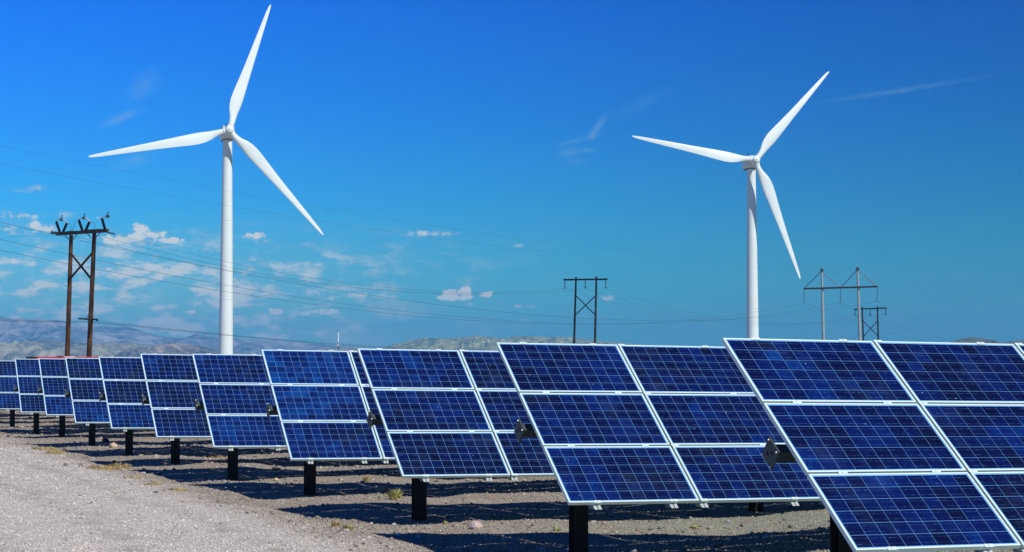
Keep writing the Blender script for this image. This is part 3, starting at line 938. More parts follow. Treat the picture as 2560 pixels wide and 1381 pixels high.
DESC = ['nearest solar row, largest panels at the right edge of the picture',
        'second solar row from the right, its dark post cut by the lower edge',
        'third solar row from the right, with a pink rock on the ground below',
        'fourth solar row from the right, its panels a lighter cloudier blue than the rest',
        'fifth solar row from the right, between the lighter row and the turbine tower foot',
        'sixth solar row from the right, its top crossing the base of the left turbine tower',
        'seventh solar row from the right, just left of the left turbine tower',
        'eighth solar row from the right, standing under the wooden power poles',
        'ninth solar row from the right, below the red roof with its post left of centre',
        'tenth solar row from the right, second from the left edge of the picture',
        'farthest visible solar row, cut by the left edge of the picture']
# panels that differ in tone: (row, column, place from the top) -> brighter or darker
TINT = {(3, 0, 0): .20, (3, 0, 1): .24, (3, 0, 2): .08, (1, 1, 0): -.14, (1, 0, 2): .07, (2, 1, 1): -.12, (2, 1, 0): -.02, (4, 0, 2): .12, (4, 0, 1): .05,
        (5, 0, 0): .04, (6, 0, 0): .05, (7, 0, 0): -.14, (7, 0, 2): .16, (7, 0, 1): .06, (8, 0, 2): .14, (8, 0, 1): -.06, (8, 0, 0): .10, (9, 0, 0): .10, (10, 0, 0): -.10, (10, 0, 1): .08,
        (0, 0, 1): -.05, (0, 0, 0): .03, (0, 1, 0): .0, (0, 1, 2): -.08}
Vx = Matrix.Translation


def solar_row(k, row):
    x, y, z, dt, dyaw = row
    tilt, yaw = TILT0 + dt, YAW0 + dyaw
    t = Vector((math.cos(SLOPE) * math.cos(yaw), math.cos(SLOPE) * math.sin(yaw), math.sin(SLOPE)))
    n = Vector((math.sin(yaw), -math.cos(yaw), 0))
    d = n * math.cos(tilt) + Vector((0, 0, -math.sin(tilt)))        # down the slope
    d = (d - t * d.dot(t)).normalized()
    nr = t.cross(-d)                                                # outward normal
    R = Matrix(((t.x, -d.x, nr.x, 0), (t.y, -d.y, nr.y, 0), (t.z, -d.z, nr.z, 0), (0, 0, 0, 1)))
    TL = Vector((x, y, z + CH))
    foot = TL + t * 0.67 + d * (SL / 2)
    root_loc = Vector((foot.x, foot.y, float(ground_z(foot.x, foot.y))))
    root = thing('solar_panel_row', root_loc,
                 DESC[k] if k < len(DESC) else 'solar row hidden behind the farthest visible row at the left',
                 'solar panels', 'rows of tilted solar panels')
    B = Vx(TL - root_loc) @ R                                       # local frame of the whole table
    ncol = 12 if k < 10 else 9
    vis = 3 if k < 3 else 2
    # which panels get single cells: those that show largest
    single = {0: [(0, 0), (0, 1), (0, 2), (1, 0), (1, 1)], 1: [(0, 0), (0, 1), (0, 2), (1, 0), (1, 1)], 2: [(0, 0), (0, 1), (0, 2), (1, 0), (1, 1)],
              3: [(0, 0), (0, 1), (0, 2)], 4: [(0, 0), (0, 1), (0, 2)], 5: [(0, 0), (0, 1), (0, 2)]}.get(k, [])
    rest, tints = [], []
    tr = random.Random(100 + k)
    for i in range(ncol):
        for j in range(3):
            M = B @ Vx((i * (PW + GX), -j * (PHt + GY), 0)) @ Matrix.Rotation(random.gauss(0, 0.0012), 4, 'X') @ Matrix.Rotation(random.gauss(0, 0.0006), 4, 'Y')
            p = link('panel', ME_slab, root, M)
            link('frame', ME_frame, p, Matrix.Identity(4))
            tint = TINT.get((k, i, j), tr.gauss(0.0, 0.055) + (0.03 if k >= 3 else 0.0))
            if (i, j) in single:
                for a in range(CA):
                    for b in range(CB):
                        c = bpy.data.objects.new('cell', ME_cell)
                        COL.objects.link(c)
                        c.parent = p
                        c['tint'] = tint
                        c.location = (MA + a * PA + CGA / 2, -(MA + b * PB + CGB / 2), 0)
            else:
                rest.append(M); tints.append(tint)
    # the remaining cells of the row, one mesh
    A, Bq = np.meshgrid(np.arange(CA), np.arange(CB), indexing='ij')
    a0 = (MA + A.ravel() * PA + CGA / 2); b0 = -(MA + Bq.ravel() * PB + CGB / 2)
    unit = np.array([v[:] for v in [vv.co for vv in ME_cell.vertices]])
    fc = np.array([tuple(pp.vertices) for pp in ME_cell.polygons])
    loc = (unit[None] + np.stack([a0, b0, np.zeros_like(a0)], -1)[:, None]).reshape(-1, 3)
    allV = []
    for M in rest:
        Mn = np.array(M)
        allV.append(loc @ Mn[:3, :3].T + Mn[:3, 3])
    N = len(rest) * CA * CB
    V = np.concatenate(allV)
    Fc = (fc[None] + (np.arange(N) * 8)[:, None, None]).reshape(-1, 4)
    me = np_mesh('cells', V, Fc, M_cell, smooth=False)
    uvl = me.uv_layers.new(name='UVMap')
    lu = np.array([(unit[v][0] / (PA - CGA), unit[v][1] / (PB - CGB) + 1) for f_ in fc for v in f_], np.float32)
    uvl.data.foreach_set('uv', np.tile(lu, (N, 1)).ravel())
    ta_ = me.attributes.new('tint', 'FLOAT', 'POINT')
    ta_.data.foreach_set('value', np.repeat(np.array(tints, np.float32), CA * CB * 8))
    tag(link('cells', me, root), kind='stuff')
    # structure
    L = ncol * (PW + GX)
    ext = 0.065 if k == 0 else 0.09
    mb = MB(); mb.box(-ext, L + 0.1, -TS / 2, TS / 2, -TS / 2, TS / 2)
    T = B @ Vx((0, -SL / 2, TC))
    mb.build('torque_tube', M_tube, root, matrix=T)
    pl = link('end_plate', ME_plate, root, T @ Vx((-ext, 0, 0)))
    for s in (-1, 1):
        o = link('hole_disc', ME_hole_disc, pl, Vx((0, -0.028 * s, 0.028 * s)))
        for s2 in (-1, 1):
            link('bolt', ME_bolt, pl, Vx((0, 0.085 * s, 0.085 * s2)))
    rails = [0.35, 1.32]
    for i in range(1, ncol): rails += [i * (PW + GX) + 0.035, i * (PW + GX) + 1.25]
    for r_ in rails:
        link('mounting_rail', ME_rail, root, B @ Vx((r_, 0, 0)))
    if k < 7:
        for r_ in rails[:7]:
            for j in range(0, 4):
                off = -j * (PHt + GY) + GY
                if j == 0: off = 0.004
                if j == 3: off = -SL + 0.016
                link('clamp', ME_clamp, root, B @ Vx((r_, off, 0)))
    # posts: I beams
    a = 0.67
    while a < L - 0.5:
        P = TL + t * a + d * (SL / 2) + nr * TC
        gz = float(ground_z(P.x, P.y))
        zt = P.z - TS * 0.5
        mb = MB()
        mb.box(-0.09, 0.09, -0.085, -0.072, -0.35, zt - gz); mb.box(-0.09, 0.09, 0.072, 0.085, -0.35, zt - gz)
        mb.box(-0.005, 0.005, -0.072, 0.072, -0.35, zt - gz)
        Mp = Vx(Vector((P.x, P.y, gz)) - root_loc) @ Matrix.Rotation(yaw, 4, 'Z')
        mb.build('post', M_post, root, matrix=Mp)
        mb = MB(); mb.box(-0.11, 0.11, -0.10, 0.10, zt - gz - 0.02, zt - gz + 0.05)
        mb.build('bearing_bracket', M_galv, root, matrix=Mp)
        a += 5.75


for k, row in enumerate(ROWS):
    solar_row(k, row)

# ------------------------------------------------------------------ wind turbines
def lerp(x, xs, ys): return float(np.interp(x, xs, ys))


def blade_mesh(R=38.5, bend=0.9):
    """blade along +Z, rotor axis +Y away from the wind side (-Y faces the viewer), trailing edge towards -X"""
    r_ = [1.1, 1.6, 2.6, 4.0, 5.6, 7.2, 9.0, 11.5, 15, 19, 23, 27, 31, 34, 36, 37.3, 38.1, 38.45, 38.5]
    ch = [1.65, 1.65, 1.68, 1.98, 2.7, 3.2, 3.4, 3.2, 2.75, 2.3, 1.95, 1.62, 1.3, 1.05, .86, .66, .42, .2, .04]
    tk = [1.65, 1.65, 1.58, 1.36, 1.10, .98, .88, .74, .60, .46, .36, .28, .21, .16, .13, .10, .07, .04, .01]
    tw = [20, 20, 19, 17.5, 15.5, 13.5, 11, 9, 6.5, 4.5, 3, 1.8, 1, .5, 0, 0, 0, 0, 0]
    n = 28
    mb = MB(); o = 0
    for s, (r, c, th, a) in enumerate(zip(r_, ch, tk, tw)):
        f = min(1, max(0, (r - 1.8) / 4.5)); f = f * f * (3 - 2 * f)      # circle -> airfoil
        for k in range(n):
            u = 2 * math.pi * k / n
            cx, cy = -0.5 * c * math.cos(u), 0.5 * th * math.sin(u)       # ellipse
            # airfoil: x from leading(0) to trailing(1)
            X = 0.5 * (1 - math.cos(u))
            yt = 5 * (th / 1.0) * (0.2969 * math.sqrt(X) - 0.126 * X - 0.3516 * X * X + 0.2843 * X ** 3 - 0.1036 * X ** 4)
            yy = yt if math.sin(u) >= 0 else -yt * 0.8
            ax = -(X - 0.30) * c
            ay = yy
            ex = 0.5 * c * math.cos(u); ey = 0.5 * th * math.sin(u)
            px = (1 - f) * ex + f * ax
            py = (1 - f) * ey + f * ay
            ca, sa = math.cos(math.radians(a)), math.sin(math.radians(a))
            X2 = px * ca - py * sa
            Y2 = px * sa + py * ca
            mb.v.append((X2, Y2 + bend * (r / R) ** 2, r))
    for s in range(len(r_) - 1):
        for k in range(n):
            k2 = (k + 1) % n
            mb.f.append((s * n + k, s * n + k2, (s + 1) * n + k2, (s + 1) * n + k))
    mb.f.append(tuple(range(n)))
    me = mb.mesh('blade', M_turb)
    me.polygons.foreach_set('use_smooth', [True] * len(me.polygons))
    return me


def turbine(px, hub_py, Y, facing, phase, label, scale=1.0, name='wind_turbine', rtilt=6):
    hub = at(px, hub_py, Y)
    gz = -0.3
    H = (hub.z - gz) / scale
    fx, fy = math.sin(facing), -math.cos(facing)            # where the rotor faces
    OV = 4.2
    base = Vector((hub.x - fx * OV * scale, hub.y - fy * OV * scale, gz))
    root = thing(name, base, label, 'wind turbine', 'wind turbines')
    root.scale = (scale,) * 3
    # rotor frame: -Y of it faces the wind
    Rz = Matrix.Rotation(facing, 4, 'Z')
    # tower
    mb = MB()
    tt = H - 2.15
    zs = [0, tt * 0.33, tt * 0.66, tt]
    rad = [2.0, 1.80, 1.56, 1.28]
    for i in range(3):
        t = MB(); t.tube([(0, 0, zs[i] + (0.0 if i == 0 else 0.05)), (0, 0, zs[i + 1])], [rad[i], rad[i + 1]], 48)
        t.build('tower_section', M_turb, root, smooth=True)
    for i in (1, 2):
        t = MB(); t.tube([(0, 0, zs[i] + 0.0), (0, 0, zs[i] + 0.05)], [rad[i] - 0.012] * 2, 48, cap=False)
        t.build('section_joint', M_turbjoint, root, smooth=True)
    t = MB(); t.tube([(0, 0, tt), (0, 0, tt + 0.38)], [1.36, 1.42], 40)
    t.build('yaw_ring', M_dark, root, smooth=True)
    # nacelle: lofted rounded box
    mb = MB(); n = 28
    secs = [(-2.3, 1.15, 1.25, 0.05), (-2.1, 1.55, 1.7, 0.02), (-1.2, 1.75, 1.9, 0.0), (2.0, 1.8, 1.95, 0.0), (4.8, 1.75, 1.85, 0.05), (5.7, 1.5, 1.6, 0.12), (5.95, 1.1, 1.2, 0.15)]
    for (yy, hw, hh, dz_) in secs:
        for k in range(n):
            u = 2 * math.pi * k / n
            c_, s_ = math.cos(u), math.sin(u)
            e = 0.42
            mb.v.append((hw * math.copysign(abs(c_) ** e, c_), yy, dz_ + hh * math.copysign(abs(s_) ** e, s_)))
    for s in range(len(secs) - 1):
        for k in range(n):
            k2 = (k + 1) % n
            mb.f.append((s * n + k, (s + 1) * n + k, (s + 1) * n + k2, s * n + k2))
    mb.f.append(tuple(range(n))); mb.f.append(tuple(reversed(range((len(secs) - 1) * n, len(secs) * n))))
    nac = mb.build('nacelle', M_turb, root, smooth=True, matrix=Vx((0, 0, H)) @ Rz)
    t = MB(); t.box(-1.35, 1.35, 1.2, 4.9, -2.06, -1.955)
    t.build('belly_hatch', M_dark, nac)
    t = MB(); t.tube([(0, 0, 0), (0, 0, 1.5)], 0.05, 6); t.bar((-.35, 0, 1.2), (.35, 0, 1.2), .06); t.tube([(-.35, 0, 1.2), (-.35, 0, 1.5)], 0.07, 6)
    t.build('wind_vane', M_hard, nac, matrix=Vx((0.5, 4.6, 1.85)))
    # rotor
    RT = Vx((-base + hub) / scale) @ Rz @ Matrix.Rotation(math.radians(-rtilt), 4, 'X')
    hubm = MB()
    prof = [(-1.75, 0.05), (-1.7, 0.35), (-1.5, 0.75), (-1.1, 1.12), (-0.5, 1.36), (0.2, 1.45), (0.9, 1.42), (1.35, 1.3), (1.6, 1.2)]
    n = 32; o = 0
    for (yy, rr) in prof:
        for k in range(n):
            u = 2 * math.pi * k / n
            hubm.v.append((rr * math.cos(u), yy, rr * math.sin(u)))
    for s in range(len(prof) - 1):
        for k in range(n):
            k2 = (k + 1) % n
            hubm.f.append((s * n + k, (s + 1) * n + k, (s + 1) * n + k2, s * n + k2)[::-1])
    hubm.f.append(tuple(range(n)))
    spin = hubm.build('hub', M_turb, root, smooth=True, matrix=RT)
    t = MB(); t.tube([(0, -1.78, 0), (0, -1.72, 0)], 0.14, 10); t.build('nose_port', M_hard, spin)
    for b in range(3):
        ang = phase + b * 120
        # blade along +Z rotated about Y so that it points at screen angle `ang`
        RB = RT @ Matrix.Rotation(math.radians(90 - ang), 4, 'Y')
        link('blade', ME_blade, root, RB)
        t = MB(); t.tube([(0, 0, 0.9), (0, 0, 1.62)], [1.0, 0.95], 28); c = t.build('blade_collar', M_turb, root, smooth=True, matrix=RB)
        t = MB(); t.tube([(0, 0, 1.62), (0, 0, 1.70)], 0.87, 28); t.build('collar_seal', M_turbjoint, c, smooth=True)
    return root


ME_blade = blade_mesh()
turbine(572.8, 327.2, 498, math.radians(14.6), 72.2, 'left white three bladed wind turbine, the larger, its tower beside the wooden power poles', rtilt=5.7)
turbine(1887.8, 402.1, 552, math.radians(8.4), 49.04, 'right white three bladed wind turbine rising behind the two nearest solar rows', rtilt=7.9)
turbine(1068, 878, 3300, math.radians(10), 44, 'tiny white wind turbine whose blade tips show against the far middle hill', scale=0.40, name='distant_wind_turbine')


# ------------------------------------------------------------------ power line structures
def insulator_string(parent, top, length, disc_r, n, mat=None):
    mb = MB()
    mb.tube([(0, 0, 0), (0, 0, -length)], disc_r * 0.22, 6)
    for i in range(n):
        z0 = -length * (0.12 + 0.76 * i / (n - 1))
        mb.tube([(0, 0, z0), (0, 0, z0 - length * 0.045)], [disc_r * 0.55, disc_r], 10)
    mb.tube([(-disc_r * 1.6, 0, -length), (disc_r * 1.6, 0, -length)], disc_r * 0.35, 6)
    return mb.build('insulator', mat or M_ins, parent, matrix=Vx(top))


def wood_h_frame(name, pl, pr, base_y, arm_l, arm_r, x_top, x_bot, label, Yl, Yr, wpx, ins_px, ins_len, mat, group):
    """pl, pr: photo points of the pole tops; arm_l, arm_r: ends of the crossarm"""
    tl, tr = at(pl[0], pl[1], Yl), at(pr[0], pr[1], Yr)
    root = thing(name, Vector((tl.x, tl.y, -0.4)), label, 'power pole', group)
    O = root.location
    m_ = (Yl + Yr) / 2 / F
    r = wpx * m_ / 2
    lean = [(pl[2] - pl[0]) * m_, (pr[2] - pr[0]) * m_]
    bases = []
    for tp, ln in ((tl, lean[0]), (tr, lean[1])):
        b = Vector((tp.x + ln * (tp.z + 0.4) / max(1, tp.z - at(0, base_y, Yl).z), tp.y, -0.4))
        bases.append(b)
        mb = MB(); mb.tube([b - O, (b + tp) / 2 - O, tp - O], [r * 1.12, r, r * 0.82], 14)
        mb.build('pole', mat, root, smooth=True)

    def onpole(i, py):
        tp = (tl, tr)[i]; b = bases[i]
        z = at(0, py, tp.y).z
        f = (tp.z - z) / (tp.z - b.z)
        return tp.lerp(b, f)
    # direction of the crossarm
    axisv = (Vector((tr.x, tr.y, 0)) - Vector((tl.x, tl.y, 0)))
    def onarm(px, py):
        # intersect pixel ray with the vertical plane of the frame
        r_ = ray(px, py)
        # X = r0*Y ; line tl + s*axisv
        s = (tl.x - r_[0] * tl.y) / (r_[0] * axisv.y - axisv.x)
        Y_ = tl.y + s * axisv.y
        return Vector((r_[0] * Y_, Y_, CH + r_[1] * Y_))
    A, B = onarm(*arm_l), onarm(*arm_r)
    off = Vector((0, -r * 1.25, 0))
    mb = MB(); mb.bar(A + off - O, B + off - O, r * 0.9, r * 1.35)
    if name == 'wooden_h_frame_pole': mb.bar(A - off - O, B - off - O, r * 0.9, r * 1.35)
    mb.build('crossarm', mat, root)
    for (i, a, b) in ((0, x_top, x_bot), (1, x_top, x_bot)):
        p0 = onpole(0, a if i == 0 else b); p1 = onpole(1, b if i == 0 else a)
        o2 = Vector((0, -r * (1.25 if i == 0 else 0.9), 0))
        mb = MB(); mb.bar(p0 + o2 - O, p1 + o2 - O, r * 0.55, r * 0.75); mb.build('cross_brace', mat, root)
    ends = []
    for px in ins_px:
        # height of arm at this px
        f = (px - arm_l[0]) / (arm_r[0] - arm_l[0])
        top = onarm(px, arm_l[1] + (arm_r[1] - arm_l[1]) * f) + off
        insulator_string(root, top - O - Vector((0, 0, r * 0.5)), ins_len * m_, 0.145 * m_ / 0.0658, 7)
        ends.append(top - Vector((0, 0, r * 0.5 + ins_len * m_)))
    return root, onarm, onpole, ends, r


_, _, _, mid_ends, _ = wood_h_frame('wooden_h_frame_pole', (1440, 693, 1435), (1491, 692, 1487), 860, (1409.5, 700), (1518, 698.5), 739, 789,
                                    'dark wooden two pole power structure with X brace in the middle distance', 300, 296, 5.6, (1412, 1463, 1514), 20, M_wood2, 'wooden power line frames')
_, _, _, far_ends, _ = wood_h_frame('wooden_h_frame_pole', (2155, 767, 2158), (2193.5, 766, 2195), 860, (2136, 773.5), (2215.5, 770.5), 802, 842,
                                    'farthest and smallest wooden two pole structure, right of the steel poles', 462, 455, 4.4, (2137, 2175, 2213.5), 15, M_wood2, 'wooden power line frames')

# left structure with post insulators and switch arms
rootL, onarmL, onpoleL, _, rL = wood_h_frame('wooden_switch_pole', (178, 588, 172), (236, 582, 226.5), 890, (149, 585.5), (271, 577.5), 631, 700,
                                             'big reddish brown wooden two pole structure with V shaped insulators at far left', 154, 149, 12.2, (), 10, M_wood, 'wooden power line frames')
O = rootL.location
P = lambda a, b: onarmL(a, b) - O
mb = MB()
mb.bar(P(128, 582), P(149, 583.5), .10, .22); mb.bar(P(141, 588), P(270, 579), 0.10, .12)
mb.bar(P(172, 580.5), P(188, 580), .35, .16); mb.bar(P(222, 576.5), P(262, 575.5), .3, .16); mb.tube([P(130, 581), P(129, 578), P(132, 575.5)], .035, 6)
mb.bar(P(268, 581), P(286, 585.5), .10, .10)
mb.build('switch_gear', M_hard, rootL)
for a, b in (((140.5, 554.5), (149.8, 581)), ((167.8, 557.5), (158, 580)), ((196.7, 550), (206.6, 578.5)), ((224.5, 554), (213.5, 577.5)), ((254.7, 546), (263.4, 576))):
    p0, p1 = P(*a), P(*b)
    mb = MB(); mb.tube([p0, p1], 0.07, 8)
    for i in range(11):
        c = p0.lerp(p1, 0.08 + 0.084 * i); e = p0.lerp(p1, 0.08 + 0.084 * i + 0.03)
        mb.tube([c, e], [0.08, 0.12], 10)
    mb.build('post_insulator', M_ins, rootL, smooth=False)
for pts in (((140.5, 553), (146, 549), (153, 547.6), (160, 550.5), (169.5, 557)), ((197, 549.5), (203, 545.5), (210, 544), (217, 547.5), (226, 554)), ((249, 545.2), (255, 545.6), (262, 541.5), (270, 541))):
    mb = MB(); mb.tube([P(*p) for p in pts], 0.055, 6); mb.build('switch_arm', M_light_hard, rootL)
for c in ((154, 549.5), (210.5, 545.5), (269, 541.5)):
    mb = MB(); mb.tube([P(c[0] - 1.6, c[1]), P(c[0] + 1.6, c[1])], 0.13, 8)
    mb.tube([P(c[0] + .6, c[1]), P(c[0] + 1.4, c[1] - 12)], 0.022, 5); mb.tube([P(c[0] - 1.5, c[1] - 9), P(c[0] + 4, c[1] - 11)], 0.02, 5)
    mb.tube([P(c[0] - 1, c[1] - 3), P(c[0] + .5, c[1] - 8)], 0.016, 5)
    mb.build('arcing_horn', M_hard, rootL)
mb = MB(); mb.box(-.16, .16, -.08, .08, -.05, .05); mb.build('contact_block', M_light_hard, rootL, matrix=Vx(P(247.5, 545.2)))
for pts in (((171, 557.5), (176, 562), (177, 569), (175, 578)), ((228, 554), (235, 557), (237, 566), (234, 575)), ((188, 552), (186, 566), (180, 576), (176, 579))):
    mb = MB(); mb.tube([P(*p) for p in pts], 0.018, 5); mb.build('jumper_wire', M_wire, rootL)
for a, b in (((161, 587), (171, 599)), ((193, 587), (182, 599)), ((217, 583), (228, 596)), ((252, 581), (240, 594))):
    mb = MB(); mb.bar(P(*a), P(*b), .05, .05); mb.build('arm_brace', M_hard, rootL)
mb = MB(); mb.tube([P(238.5, 587), P(238, 640), P(236, 700)], .035, 6); mb.build('conduit', M_hard, rootL)
# low distribution crossarm on the right pole
mb = MB(); off = Vector((0, -0.25, 0)); mb.bar(P(199, 797.5) + off, P(246, 799.5) + off, .11, .13); mb.build('low_crossarm', M_wood, rootL)
mb = MB(); mb.bar(P(217, 796.5) + off, P(223, 788) + off, .03, .03); mb.build('arm_brace', M_hard, rootL)
mb = MB(); mb.tube([P(244.5, 800.5) + off, P(244.5, 803.5) + off], .06, 8); mb.tube([P(244.5, 801) + off, P(244.5, 802) + off], .10, 8); mb.build('pin_insulator', M_ins, rootL)

# steel two pole structure
YS = 430
rootS = thing('steel_h_frame_pole', Vector((at(2057, 900, YS).x, YS, -0.3)), 'tall grey steel two pole structure with triangular stays and long dark crossarm', 'power pole', 'steel power line structures')
O2 = rootS.location
PS = lambda a, b: at(a, b, YS) - O2
ms = YS / F
for (xt, yt_, xb) in ((2054.3, 671, 2058.7), (2143.7, 668, 2150)):
    top = PS(xt, yt_); zb = -O2.z - 0.3
    bot = Vector(((at(xb, 850, YS) - O2).x + (xb - xt) * ms * 0.35, 0, zb))
    mb = MB(); mb.tube([bot, (bot + top) / 2, top], [4.2 * ms, 3.6 * ms, 2.6 * ms], 16); pl_ = mb.build('pole', M_steelpole, rootS, smooth=True)
    mb = MB(); mb.box(-3.2 * ms, 3.2 * ms, -.35, .35, -9 * ms, -1 * ms); mb.bar((-3.8 * ms, 0, -.2), (4.2 * ms, 0, -.1), .12); mb.build('pole_cap', M_hard, rootS, matrix=Vx(top))
offs = Vector((0, -0.45, 0))
mb = MB()
mb.bar(PS(2008.5, 722.5) + offs, PS(2193, 717.3) + offs, .35, .40); mb.build('crossarm', M_wood2, rootS)
for a, b in (((2051, 681), (2011, 720)), ((2057.5, 681), (2097, 718)), ((2140.5, 678), (2103, 717)), ((2147.5, 678), (2190, 716))):
    mb = MB(); mb.tube([PS(*a), PS(*b) + offs], .10, 6); mb.build('stay_rod', M_hard, rootS)
steel_ends = []
for (px, y0, y1) in ((2009.5, 724, 757), (2100, 721, 757), (2192, 718.5, 753.5)):
    top = PS(px, y0) + offs
    insulator_string(rootS, top, (y1 - y0) * ms, 0.11, 14)
    mb = MB(); b_ = PS(px, y1) + offs
    mb.tube([b_ + Vector((-.5, 0, -.12)), b_, b_ + Vector((.6, 0, -.3))], .05, 6); mb.build('line_clamp', M_hard, rootS)
    steel_ends.append(b_ + O2)

# white mast
pm = at(845.6, 831, 200)
mb = MB(); z1 = at(845.6, 856, 200).z
rm = thing('thin_mast', Vector((pm.x, 200, -0.1)), 'thin pale mast standing alone behind the fourth solar row', 'mast')
mb.tube([(0, 0, 0), (0, 0, z1 + .1)], [.05, .045], 10); mb.build('lower_pole', M_hard, rm, smooth=True)
mb = MB(); mb.tube([(0, 0, z1 + .1), (0, 0, pm.z + .1)], [.065, .05], 10); mb.build('upper_pole', material('mast_white', (.75, .8, .78), .5), rm, smooth=True)
mb = MB(); mb.box(-.14, .14, -.1, .1, z1 - .35, z1 - .05); mb.build('equipment_box', M_galv, rm)

# low building with the red roof
M_red = material('red_metal_roof', (0.55, 0.035, 0.055), 0.5, var=0.08, vscale=2)
M_wallb = material('pale_wall', (0.45, 0.42, 0.38), 0.8, var=0.08, vscale=2)
YB = 140
lb, rb = at(66, 893.4, YB), at(262, 893.4, YB)
rbld = thing('red_roofed_shed', Vector((lb.x, YB, 0)), 'long low shed with red roof peeping over solar rows at far left', 'shed')
Lb = rb.x - lb.x; zt = lb.z
mb = MB(); mb.box(0.15, Lb - .15, .15, 3.6, -.2, zt - .42); mb.build('wall', M_wallb, rbld)
mb = MB()
mb.add([(0, 0, zt - .36), (Lb, 0, zt - .36), (Lb, 0, zt - .27), (0, 0, zt - .27), (0, 1.9, zt - .02), (Lb, 1.9, zt - .02), (Lb, 1.9, zt + .04), (0, 1.9, zt + .04), (0, 3.8, zt - .36), (Lb, 3.8, zt - .36), (Lb, 3.8, zt - .27), (0, 3.8, zt - .27)],
       [(0, 1, 2, 3), (3, 2, 6, 7), (7, 6, 10, 11), (8, 11, 10, 9), (0, 4, 5, 1), (4, 8, 9, 5), (0, 3, 7, 4), (4, 7, 11, 8), (1, 5, 6, 2), (5, 9, 10, 6)])
mb.build('roof', M_red, rbld)
mb = MB(); mb.box(-.02, .42, -.05, 3.85, zt - .30, zt + .045); mb.build('roof_end_cap', M_wood2, rbld)
mb = MB(); mb.box(1.93, 2.24, 1.6, 2.2, zt - .02, zt + .10); mb.build('roof_vent', M_hard, rbld)
mb = MB(); mb.box(2.5, 3.3, 1.7, 2.0, zt - .02, zt + .075); mb.build('skylight', M_rk_white, rbld)
for wx in (1.2, 3.4):
    mb = MB(); mb.box(wx, wx + .9, .10, .149, 1.1, 1.9); w_ = mb.build('window', M_hard, rbld)

# radio masts on the middle hill
MAST = [(1285.5, 842, 829, 'tallest radio mast on the left of the far hilltop cluster'), (1278, 844, 838, 'short radio mast beside the tallest mast on the far hill'),
        (1328, 844, 836, 'left one of two close masts on the middle of the far hilltop'), (1336, 844, 833, 'right one of two close masts on the middle of the far hilltop'),
        (1369, 844, 829, 'tall thin mast left of the dense mast group on the far hill'), (1376, 844, 834, 'first mast of the dense group on the far hill'),
        (1380, 844, 833, 'second mast of the dense group on the far hill'), (1402, 846, 834, 'tall mast at the right end of the mast group on far hill'),
        (1460, 851, 846, 'lone short mast near the wooden power frame on the far hill'), (1187, 841, 838, 'pale stub tower on the left summit of the far hill')]
M_mast = material('mast_steel', (0.05, 0.07, 0.09), .6)
for (px, yb_, yt_, lab) in MAST:
    b_ = at(px, yb_, 4990); t_ = at(px, yt_, 4990)
    r0 = thing('radio_mast', b_ - Vector((0, 0, 3)), lab, 'radio mast', 'radio masts on the far hill')
    H_ = t_.z - b_.z + 3
    mb = MB(); mb.tube([(0, 0, 0), (0, 0, H_ * .6), (0, 0, H_)], [.62, .45, .22], 6)
    mb.build('lattice_pole', M_mast if px != 1187 else M_turb, r0)
    mb = MB(); mb.box(-.9, .9, -.5, .5, H_ * .55, H_ * .62); mb.box(-.7, .7, -.4, .4, H_ * .75, H_ * .80); mb.build('antenna_panel', M_mast, r0)

# ------------------------------------------------------------------ wires
def wire(pix, Y0, Y1, label, rad=0.018, group='power line wires', start=None, end=None, X0=None):
    """pix: photo points along the wire; the wire hangs in the vertical plane between its two ends (depth Y0 at the first point, Y1 at the last)"""
    a = ray(*pix[0]); b = ray(*pix[-1])
    A = np.array([a[0] * Y0, Y0]); B = np.array([b[0] * Y1, Y1]); D = B - A
    ss, zz = [], []
    for p in pix:
        r = ray(*p)
        s = (A[0] - r[0] * A[1]) / (r[0] * D[1] - D[0])
        Yp = A[1] + s * D[1]
        ss.append(s); zz.append(CH + r[1] * Yp)
    ss = np.array(ss); zz = np.array(zz)
    deg = min(len(pix) - 1, 3 if len(pix) > 4 else 2)
    co = np.polyfit(ss, zz, deg)
    f = lambda s: np.polyval(co, s)
    # exact at both ends
    e0 = zz[0] - f(0.0); e1 = zz[-1] - f(1.0)
    pts = []
    N = 40
    for i in range(N + 1):
        s = i / N
        pts.append(Vector((A[0] + D[0] * s, A[1] + D[1] * s, f(s) + e0 * (1 - s) + e1 * s)))
    mid = pts[0].copy()
    rr = [rad] * len(pts)
    mb = MB(); mb.tube([p - mid for p in pts], rr, 5)
    o = mb.build('power_line_wire', M_wire, None)
    o.location = mid
    tag(o, label, 'wire', group)
    return o


# long spans from beyond the left edge to the steel structure
wire([(-260, 309), (0, 363), (280, 421), (560, 474), (737, 507), (1014, 553), (1300, 596), (1600, 632), (1880, 655), (2144, 670)], 170, 430, 'topmost wire, crossing behind the left turbine tower to the right steel pole top', 0.0075)
wire([(-260, 357), (0, 405), (280, 459), (560, 510), (976, 578), (1237, 613), (1395, 632), (1680, 657), (1855, 666), (2055, 674)], 170, 429, 'second highest wire, ending on the left steel pole top', 0.0075)
wire([(-260, 493), (0, 552), (180, 592), (250, 609), (555, 672), (600, 681), (1014, 750), (1300, 783), (1435, 795), (1620, 802), (1795, 800), (1880, 793), (2192, 753)], 170, 430, 'long wire leaving the left structure top, ending at the right steel insulator', 0.0174)
wire([(-260, 537), (0, 597), (250, 649), (555, 712), (1014, 780), (1300, 803), (1495, 810), (1705, 806), (1850, 796), (2100, 757)], 170, 430, 'long wire below the left crossarm, ending at the middle steel insulator', 0.0161)
wire([(-260, 570), (0, 628), (250, 675), (555, 730), (1014, 791), (1300, 807), (1500, 811), (1705, 803), (1850, 788), (2010, 757)], 170, 430, 'lowest of the long left wires, ending at the left steel insulator', 0.0161)
